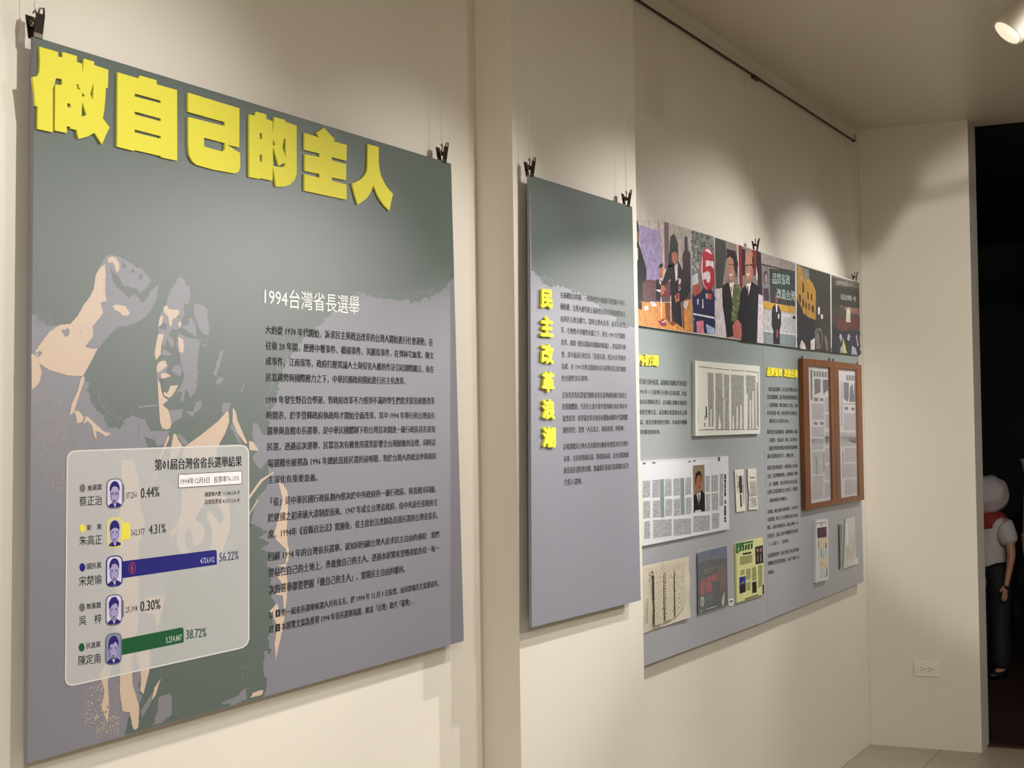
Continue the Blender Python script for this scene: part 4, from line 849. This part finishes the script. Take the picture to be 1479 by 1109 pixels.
prints('fold_line', [ww((302,150),(306,150),(322,870),(318,872)), ww((160,200),(163,200),(180,930),(176,932)), ww((60,265),(560,170),(560,173),(60,268))], ink(168, 158, 138), Y3-.01228, o)

# 6 poster in a plastic sleeve
sv = S(910, 700, 3.962)
q = sv((385,368),(556,338),(561,696),(390,748))
o = thing_at('sleeved_poster', q, Y3, 'dark blue poster in a clear sleeve, between the cream letter and the yellow flyer', 'poster')
slab('poster', sv((388,392),(554,350),(560,690),(391,744)), Y3-.005, .003, photo_ink(42, 46, 54), o)
YP = Y3-.0054
for k, (nm, c_, shp) in enumerate([
 ('printed_sky', (66, 80, 122), [sv((388,393),(554,351),(555,412),(520,420),(480,425),(450,420),(389,455))]),
 ('printed_haze', (80, 84, 104), [rag(sv((388,425),(450,408),(555,380),(556,420),(500,425),(450,428),(389,450)), .3, 2)]),
 ('printed_hills', (46, 50, 60), [rag(sv((389,450),(430,440),(455,425),(490,438),(530,430),(555,415),(557,480),(390,520)), .5, 2)]),
 ('printed_glow', (140, 96, 88), [sv((420,490),(500,466),(500,470),(420,496)), sv((425,506),(480,492),(480,495),(425,510))]),
 ('printed_face', (96, 52, 52), [rag(sv((505,470),(530,455),(548,470),(552,560),(535,610),(512,590),(503,520)), .3, 2)]),
 ('printed_red_lettering', (150, 50, 52), [rag(s, .3, 1.5) for s in (sv((405,545),(430,535),(430,560),(405,570)), sv((440,530),(460,522),(460,552),(440,558)), sv((465,520),(500,508),(500,545),(465,555)), sv((402,575),(425,568),(425,628),(402,634)), sv((430,565),(468,556),(468,612),(430,622)))]),
 ('printed_green_lettering', (60, 84, 76), [rag(sv((428,635),(475,620),(480,655),(430,668)), .4, 1.5)]),
 ('printed_badge', (206, 200, 196), [[ell(*sv((414, 668))[0], 2.7, 7.2, 20), ell(*sv((414, 668))[0], 1.9, 5.6, 20)], sv((412,650),(416,648),(417,684),(413,686)), sv((440,710),(495,692),(495,696),(440,714)), sv((400,722),(430,712),(430,716),(400,726)), rag(sv((525,660),(535,630),(540,600),(541,640),(535,690),(528,694)), .2, 2)]),
 ('printed_band', (108, 36, 40), [sv((410,715),(440,706),(440,712),(410,722)), sv((455,645),(482,636),(482,640),(455,650))])]):
    prints(nm, shp, photo_ink(*c_), YP-.0001*k, o)
clear = mat('clear_plastic', (225, 228, 226), .14, spec=.6, alpha=.09)
slab('plastic_sleeve', q, Y3-.0085, .0005, clear, o)
q = sv((565,660),(592,651),(592,688),(567,693))
o = thing_at('caption_label', q, Y3, 'small white caption label between the blue poster and the yellow flyer', 'label', 'small caption labels')
slab('label_card', q, Y3-.003, .003, paper(222, 218, 212), o)
prints('caption_print', [sv((570,665),(588,659),(588,667),(570,673)), sv((570,680),(588,674),(588,677),(570,683))], ink(40, 38, 40), Y3-.0035, o)

# 7 yellow flyer
q = sv((606,336),(760,303),(766,626),(613,676))
YF = Y3-.008
o = thing_at('campaign_flyer', q, Y3, 'pale yellow flyer board with green header and small photos, under the paper strips', 'flyer')
slab('mount', q, YF, .0075, mat('pale_yellow_card', (206, 206, 146), .5), o)
for k, (nm, c_, shp) in enumerate([
 ('printed_header', (66, 116, 62), [sv((606,336),(650,327),(650,350),(622,358),(622,392),(607,394)), sv((640,330),(705,318),(704,330),(640,342))]),
 ('printed_title', (28, 88, 44), [rag(sv((626+i*16,352-i*4),(638+i*16,349-i*4),(638+i*16,378-i*4),(626+i*16,384-i*4)), .3, 1) for i in range(5)]),
 ('printed_subtitle', (26, 28, 26), [rag(sv((645,392),(695,382),(695,392),(645,402)), .25, 1), sv((658,652),(735,626),(735,632),(658,658)), sv((758,572),(766,570),(766,626),(758,628))]),
 ('printed_photo', (40, 26, 30), [sv((716,356),(760,345),(762,446),(719,457)), sv((698,558),(724,552),(725,615),(700,621)), sv((626,575),(662,566),(662,612),(628,625))]),
 ('printed_photo_sky', (30, 48, 130), [sv((626,530),(661,522),(662,568),(627,578))]),
 ('printed_photo_figures', (150, 120, 112), [ell(*sv((730, 375))[0], 1.5, 3, 10), ell(*sv((748, 372))[0], 1.5, 3, 10), sv((728,400),(733,398),(734,440),(729,442)), sv((745,395),(750,394),(752,440),(746,442)), sv((636,560),(655,552),(655,562),(636,568))])]):
    for s_ in (shp if nm == 'printed_photo' else [shp]): prints(nm, [s_] if nm == 'printed_photo' else s_, photo_ink(*c_), YF-.00015-.00010*k, o)
FT = newsprint('flyer_text', (200, 200, 142), (66, 60, 44), .012, .006, .55, .25)
prints('flyer_text_block', [sv((628,412),(700,398),(700,445),(630,462)), sv((632,490),(655,484),(655,512),(632,518)), sv((664,484),(690,478),(690,540),(664,548)), sv((697,474),(722,468),(722,545),(698,550)), sv((732,464),(757,458),(758,580),(733,590)), sv((666,560),(690,552),(690,600),(667,608))], FT, YF-.00014, o)

# 8, 9 wooden frames with newspapers
WOOD = bpy.data.materials.new('reddish_brown_wood'); WOOD.use_nodes = True
nt = WOOD.node_tree; bs = nt.nodes['Principled BSDF']; tcn = nt.nodes.new('ShaderNodeTexCoord'); mp = nt.nodes.new('ShaderNodeMapping')
mp.inputs['Scale'].default_value = (60, 60, 4); nz = nt.nodes.new('ShaderNodeTexNoise'); nz.inputs['Scale'].default_value = 1; nz.inputs['Detail'].default_value = 6
rp = nt.nodes.new('ShaderNodeValToRGB'); rp.color_ramp.elements[0].position = .3; rp.color_ramp.elements[0].color = (*lin((84, 47, 14)), 1); rp.color_ramp.elements[1].position = .72; rp.color_ramp.elements[1].color = (*lin((142, 80, 24)), 1)
nt.links.new(tcn.outputs['Object'], mp.inputs[0]); nt.links.new(mp.outputs[0], nz.inputs['Vector']); nt.links.new(nz.outputs[0], rp.inputs[0]); nt.links.new(rp.outputs[0], bs.inputs['Base Color']); bs.inputs['Roughness'].default_value = .42
NP = newsprint('framed_newspaper_text', (206, 198, 200), (112, 104, 110), .012, .008, .52, .25)
NPD = photo_ink(70, 66, 72)
YW = Y3-.020
f1 = S(1155, 510, 8.53); f2 = S(1155, 630, 9.24)
FXJ = on(1206.7, 620, YW).x
def wood_frame(label, out, inn, blocks, darks, heads, **xs):
    o = thing_at('framed_newspaper', out, Y3, label, 'framed newspaper', 'wooden frames with old newspapers')
    oo = wq(out, YW, **xs); ii = wq(inn, YW)
    for k, nm in enumerate(('top_rail', 'side_rail', 'bottom_rail', 'side_rail')):
        a0, a1 = oo[k], oo[(k+1) % 4]; b0, b1 = ii[k], ii[(k+1) % 4]
        V = [a0, a1, b1, b0]; V = V + [v+Vector((0, .019, 0)) for v in V]
        mesh(nm, V, [(3, 2, 1, 0), (4, 5, 6, 7), (0, 1, 5, 4), (1, 2, 6, 5), (2, 3, 7, 6), (3, 0, 4, 7)], WOOD, o)
    YI = YW+.010
    ex = [Vector((v.x+(.006 if k in (1, 2) else -.006), 0, v.z+(.006 if k < 2 else -.006))) for k, v in enumerate(ii)]
    nw = wslab('newspaper', [Vector((v.x, YI, v.z)) for v in ex], .002, paper(204, 197, 199), o)
    prints('newspaper_text', blocks, NP, YI-.00014, nw); prints('newspaper_pictures', darks, NPD, YI-.0003, nw); prints('newspaper_headlines', heads, ink(62, 56, 62), YI-.00024, nw)
    wslab('glass_pane', [Vector((v.x, YW+.006, v.z)) for v in ex], .001, mat('frame_glass', (235, 238, 240), .04, spec=.5, alpha=.10), o)
    for v_, dx_ in ((oo[0], .03), (oo[1], -.03)):
        p = Vector((v_.x+dx_, YW+.012, v_.z)); tube('hanging_pin', [p-Vector((0, 0, .006)), p+Vector((0, 0, .012))], .003, darksteel, o, n=6)
    return o
n1 = [*f1((115,150),(386,177)), *f2((433,850),(150,902))]
wood_frame('brown wooden frame with a newspaper, left one of the pair on the last panel', [*f1((48,66),(436,100)), *f2((478,905),(78,988))], n1,
 [f1((150,620),(298,625),(298,820),(150,815)), f1((312,545),(372,550),(372,725),(312,720)), f1((312,752),(372,755),(372,930),(312,925)), f1((150,905),(298,910),(298,1030),(150,1030)), f1((312,970),(380,975),(380,1109),(312,1109)),
  f1((140,1050),(298,1050),(298,1109),(140,1109)), f2((160,35),(320,30),(320,175),(160,185)), f2((335,0),(400,0),(400,120),(335,130)), f2((165,205),(320,198),(320,500),(165,515)), f2((340,160),(412,152),(412,350),(340,360)), f2((335,385),(415,375),(415,575),(335,590)), f2((165,535),(315,520),(315,820),(165,850)), f2((330,620),(418,600),(418,800),(330,830))],
 [rag(f1((180,315),(255,320),(258,470),(240,490),(185,512)), .3, 2), rag(f1((283,325),(355,330),(352,450),(290,510)), .3, 2), f1((130,200),(155,205),(158,580),(135,575)), f1((250,552),(292,556),(292,590),(250,588))],
 [rag(f1((172+i*34,218+i*3),(196+i*34,220+i*3),(196+i*34,288+i*3),(172+i*34,284+i*3)), .2, 1.2) for i in range(6)] + [f1((370,560),(378,560),(380,690),(372,690)), f1((370,800),(378,800),(380,940),(372,940)), f1((175,845),(220,850),(220,885),(175,880)), f1((250,845),(295,850),(295,885),(250,880)), f1((178,545),(230,550),(230,590),(178,590)), f2((215,275),(230,275),(230,530),(222,530)), f2((318,215),(330,215),(330,470),(322,470)), f1((230,178),(258,180),(258,190),(230,188))], x1=FXJ-.0015)
n2 = [*f1((492,188),(712,208)), *f2((790,786),(540,830))]
wood_frame('brown wooden frame with a newspaper, the right one of the pair', [*f1((438,100),(772,146)), *f2((850,850),(482,906))], n2,
 [f1((545,740),(700,745),(700,955),(545,950)), f1((500,975),(710,975),(715,1109),(500,1109)), f1((505,350),(530,352),(532,900),(505,900)), f2((550,0),(765,0),(765,130),(550,135)), f2((600,155),(770,150),(770,340),(600,345)), f2((560,370),(770,362),(775,540),(560,560)), f2((600,580),(780,565),(785,760),(600,790))],
 [f1((540,358),(606,362),(606,540),(590,600),(545,560)), f1((620,420),(650,370),(668,520),(668,600),(612,600)), f1((672,368),(712,372),(712,605),(672,600)), f1((545,620),(710,626),(710,634),(545,628))],
 [rag(f1((575+i*32,268+i*3),(598+i*32,270+i*3),(598+i*32,335+i*3),(575+i*32,332+i*3)), .2, 1.2) for i in range(4)] + [f1((555,660),(598,662),(598,700),(555,700)), f1((636,668),(676,670),(676,705),(636,703)), f2((572,190),(584,190),(584,370),(576,370))], x0=FXJ+.0015)

# 10 white card box with a colourful print
v1 = S(1160, 740, 8.53)
YB = Y3-.013
q = [*v1((160,96),(308,80),(313,820),(163,868))]
o = thing_at('mounted_booklet', q, Y3, 'white box mount with a tall multicoloured booklet page, under the left wooden frame', 'booklet')
slab('mount', q, YB, .0125, mat('white_mount_b', (214, 212, 216), .5), o)
for k, (nm, c_, shp) in enumerate([
 ('printed_picture', (62, 34, 66), [v1((172,192),(290,174),(291,300),(175,318))]),
 ('printed_yellow_columns', (204, 186, 140), [v1((185,322),(290,304),(292,560),(190,578)), v1((195,575),(292,560),(294,690),(198,700))]),
 ('printed_green_columns', (170, 190, 186), [v1((200,450),(292,435),(292,555),(200,568)), v1((200,700),(294,682),(297,800),(202,815))]),
 ('printed_column_gaps', (224, 220, 214), [v1((x,318),(x+8,316),(x+14,800),(x+6,802)) for x in (202, 232, 262)]),
 ('printed_dark_marks', (58, 44, 48), [v1((160,132),(285,116),(285,122),(160,138)), v1((222,136),(232,135),(232,165),(224,166)), v1((276,380),(290,378),(290,435),(278,437)), v1((286,690),(296,688),(298,790),(288,792)), v1((222,450),(228,449),(230,560),(225,561)), v1((190,345),(197,344),(197,440),(191,441)), v1((180,845),(200,841),(200,846),(180,850))]),
 ('printed_picture_detail', (120, 44, 60), [v1((262,200),(290,195),(290,290),(270,294)), v1((200,210),(212,208),(214,300),(202,302))])]):
    prints(nm, shp, photo_ink(*c_), YB-.00015-.00010*k, o)
# 11 clear sleeve with a pale sheet
q = v1((446,105),(640,44),(655,640),(460,716))
o = thing_at('sleeved_sheet', q, Y3, 'clear sleeve with a pale sheet and dark left edge, under the right wooden frame', 'plastic sleeve')
slab('sheet', v1((525,82),(636,52),(650,635),(500,690)), Y3-.006, .002, mat('pale_sheet', (206, 200, 196), .4, var=.10, vscale=12), o)
prints('tinted_patch', [rag(v1((530,440),(560,420),(590,450),(580,560),(540,600),(525,540)), .5, 2), rag(v1((590,350),(640,320),(645,420),(600,620),(585,560),(605,440)), .5, 2)], ink(192, 178, 168), Y3-.0062, o)
prints('bright_strip', [v1((525,130),(540,125),(560,300),(552,420),(535,400))], ink(228, 230, 226), Y3-.0062, o)
slab('dark_spine', v1((448,150),(482,145),(466,690),(456,700)), Y3-.006, .003, ink(70, 74, 82), o)
slab('plastic_sleeve', q, Y3-.013, .0006, clear, o)
q = v1((650,575),(684,566),(684,628),(652,636))
o = thing_at('caption_label', q, Y3, 'small white caption label at the lower right corner of the pale clear sleeve', 'label', 'small caption labels')
slab('label_card', q, Y3-.004, .004, paper(224, 220, 214), o)
prints('caption_print', [v1((670,586),(681,583),(681,594),(670,597))], ink(60, 50, 50), Y3-.0045, o)

run_text()

# ================================================================== people in the dark room
def skin(name, pts, edges, radii, mt, parent, root=0, sub=2):
    me = bpy.data.meshes.new(name); me.from_pydata([Vector(p) for p in pts], edges, []); me.update()
    o = bpy.data.objects.new(name, me); C.objects.link(o); o.parent = parent
    sk = o.modifiers.new('skin', 'SKIN'); lay = me.skin_vertices[0] if me.skin_vertices else None
    if lay is None:
        bpy.context.view_layer.objects.active = o; lay = me.skin_vertices[0]
    for i, r in enumerate(radii):
        lay.data[i].radius = (r, r) if not isinstance(r, tuple) else r
    lay.data[root].use_root = True
    ss_ = o.modifiers.new('sub', 'SUBSURF'); ss_.levels = sub; ss_.render_levels = sub
    me.materials.append(mt)
    dg = bpy.context.evaluated_depsgraph_get()
    m2 = bpy.data.meshes.new_from_object(o.evaluated_get(dg), depsgraph=dg)
    o.modifiers.clear(); o.data = m2; bpy.data.meshes.remove(me)
    for p in m2.polygons: p.use_smooth = True
    return o
def ball(name, c, r, mt, parent, n=20, dents=0):
    bm = bmesh.new(); bmesh.ops.create_uvsphere(bm, u_segments=n, v_segments=n-6, radius=1)
    for v in bm.verts:
        k = 1+dents*math.sin(v.co.x*7+v.co.z*4)*math.cos(v.co.y*6)
        v.co = Vector((v.co.x*r[0]*k, v.co.y*r[1]*k, v.co.z*r[2]*k))+Vector(c)
    me = bpy.data.meshes.new(name); bm.to_mesh(me); bm.free()
    for p in me.polygons: p.use_smooth = True
    me.materials.append(mt); o = bpy.data.objects.new(name, me); C.objects.link(o); o.parent = parent; return o
SK = mat('skin', (176, 124, 100), .5); CAP = mat('pale_cap_cloth', (186, 172, 170), .85, bump=.3, bscale=30); TEE = mat('white_cotton', (190, 180, 178), .85, bump=.2, bscale=25)
RED = mat('red_cloth', (140, 36, 34), .8); TRS = mat('black_cloth', (18, 17, 19), .8); SHO = mat('shoe_black', (16, 15, 15), .5); HAIR = mat('dark_hair', (24, 18, 16), .5)
def person(x, y, s, face, label, cap=True, waist=.95, big=1.25):
    """standing figure, s = standing height in metres, face = heading in radians; built facing +x"""
    r = empty('person', (x, y, 0), label, 'person'); r.rotation_euler = (0, 0, face)
    k = s/1.70
    P = lambda a, b, c: (a*k, b*k, c*k)
    pts = [P(0,0,.92), P(0,0,1.08), P(0,0,1.28), P(0,0,1.42), P(.01,0,1.50), P(.02,0,1.56),
           P(0,.10,.88), P(.02,.11,.50), P(0,.11,.09), P(.13,.12,.04),
           P(0,-.10,.88), P(.03,-.11,.50), P(-.02,-.11,.09), P(.11,-.12,.04),
           P(0,.19,1.38), P(.01,.25,1.12), P(.08,.25,.90), P(.10,.25,.84),
           P(0,-.19,1.38), P(.01,-.25,1.12), P(.08,-.25,.90), P(.10,-.25,.84)]
    ed = [(0,1),(1,2),(2,3),(3,4),(4,5),(0,6),(6,7),(7,8),(8,9),(0,10),(10,11),(11,12),(12,13),(3,14),(14,15),(15,16),(16,17),(3,18),(18,19),(19,20),(20,21)]
    R_ = [.13,.12,.14,.11,.055,.05,.095,.06,.042,.03,.095,.06,.042,.03,.058,.04,.027,.024,.058,.04,.027,.024]
    skin('body', pts, ed, [a*k for a in R_], SK, r)
    for sgn in (1, -1):       # hands: palm with five fingers
        hp = [P(.10,.25*sgn,.85), P(.115,.25*sgn,.80)]; he = [(0,1)]; hr = [.026, .028]
        for f_, (dx, ln_) in enumerate(((-.028,.055),(-.009,.066),(.010,.064),(.027,.050))):
            n0 = len(hp); hp += [P(.115+dx,.25*sgn,.775), P(.122+dx,.247*sgn,.775-ln_*.55), P(.120+dx,.24*sgn,.775-ln_)]; he += [(1,n0),(n0,n0+1),(n0+1,n0+2)]; hr += [.0095,.0088,.0075]
        n0 = len(hp); hp += [P(.145,.235*sgn,.82), P(.158,.228*sgn,.79)]; he += [(0,n0),(n0,n0+1)]; hr += [.011,.009]
        skin('hand', hp, he, [a*k for a in hr], SK, r, sub=1)
    hs = big if cap else 1
    hz = 1.61
    ball('head', P(.03,0,hz), (.095*k*hs*.95, .078*k*hs, .118*k*hs*.95), SK, r)
    ball('nose', P(.03+.095*hs,0,hz-.01), (.014*k, .011*k, .02*k), SK, r, 10)
    for sgn in (1, -1):
        ball('ear', P(.02,.078*hs*sgn,hz-.005), (.018*k, .009*k, .03*k), SK, r, 10)
        ball('eye', P(.03+.082*hs,.03*hs*sgn,hz+.012), (.01*k, .014*k, .009*k), HAIR, r, 10)
    ball('mouth', P(.03+.082*hs,0,hz-.055), (.01*k, .026*k, .007*k), RED, r, 10)
    if cap: ball('cap', P(.005,0,hz+.045), (.135*k*hs, .125*k*hs, .125*k*hs), CAP, r, 30, .06)
    else: ball('hair', P(.005,0,hz+.025), (.10*k, .088*k, .115*k), HAIR, r)
    # shirt, trousers follow the body
    sp = [pts[i] for i in (0, 1, 2, 3)]+[P(0,.15,1.40), P(.005,.235,1.20), P(0,-.15,1.40), P(.005,-.235,1.20)]
    skin('shirt', sp, [(0,1),(1,2),(2,3),(3,4),(4,5),(3,6),(6,7)], [.16*k, .155*k, .17*k, .14*k, .105*k, .088*k, .105*k, .088*k], TEE, r)
    tp = [P(0,0,waist), pts[6], pts[7], P(.02,.11,.07), pts[10], pts[11], P(0,-.11,.07)]
    skin('trousers', tp, [(0,1),(1,2),(2,3),(0,4),(4,5),(5,6)], [.148*k, .115*k, .09*k, .09*k, .115*k, .09*k, .09*k], TRS, r)
    for sgn, ax in ((1, .05), (-1, .03)): ball('shoe', P(ax,.11*sgn,.04), (.13*k, .05*k, .045*k), SHO, r, 14)
    if cap:
        bm = bmesh.new(); V = []; n = 20
        for j, (rr, zz) in enumerate(((.085, 1.50), (.125, 1.455), (.15, 1.41))):
            for i in range(n): t = 2*math.pi*i/n; V.append(bm.verts.new(P(rr*math.cos(t), rr*1.15*math.sin(t), zz-.03*(j == 2)*(1+math.cos(t)))))
        for j in range(2):
            for i in range(n): bm.faces.new((V[j*n+i], V[j*n+(i+1) % n], V[(j+1)*n+(i+1) % n], V[(j+1)*n+i]))
        me = bpy.data.meshes.new('neckerchief'); bm.to_mesh(me); bm.free(); me.materials.append(RED)
        sf = bpy.data.objects.new('neckerchief', me); C.objects.link(sf); sf.parent = r
        sf.modifiers.new('solid', 'SOLIDIFY').thickness = .012*k
        for p in me.polygons: p.use_smooth = True
    return r
person(9.45, -0.20, 1.10, math.radians(150), 'child in a pale puffy cap, red neckerchief and white top in the dark doorway', waist=1.14, big=1.42)
person(9.9, -0.60, 1.62, math.radians(170), 'person in a white top at the right edge of the dark doorway', cap=False)
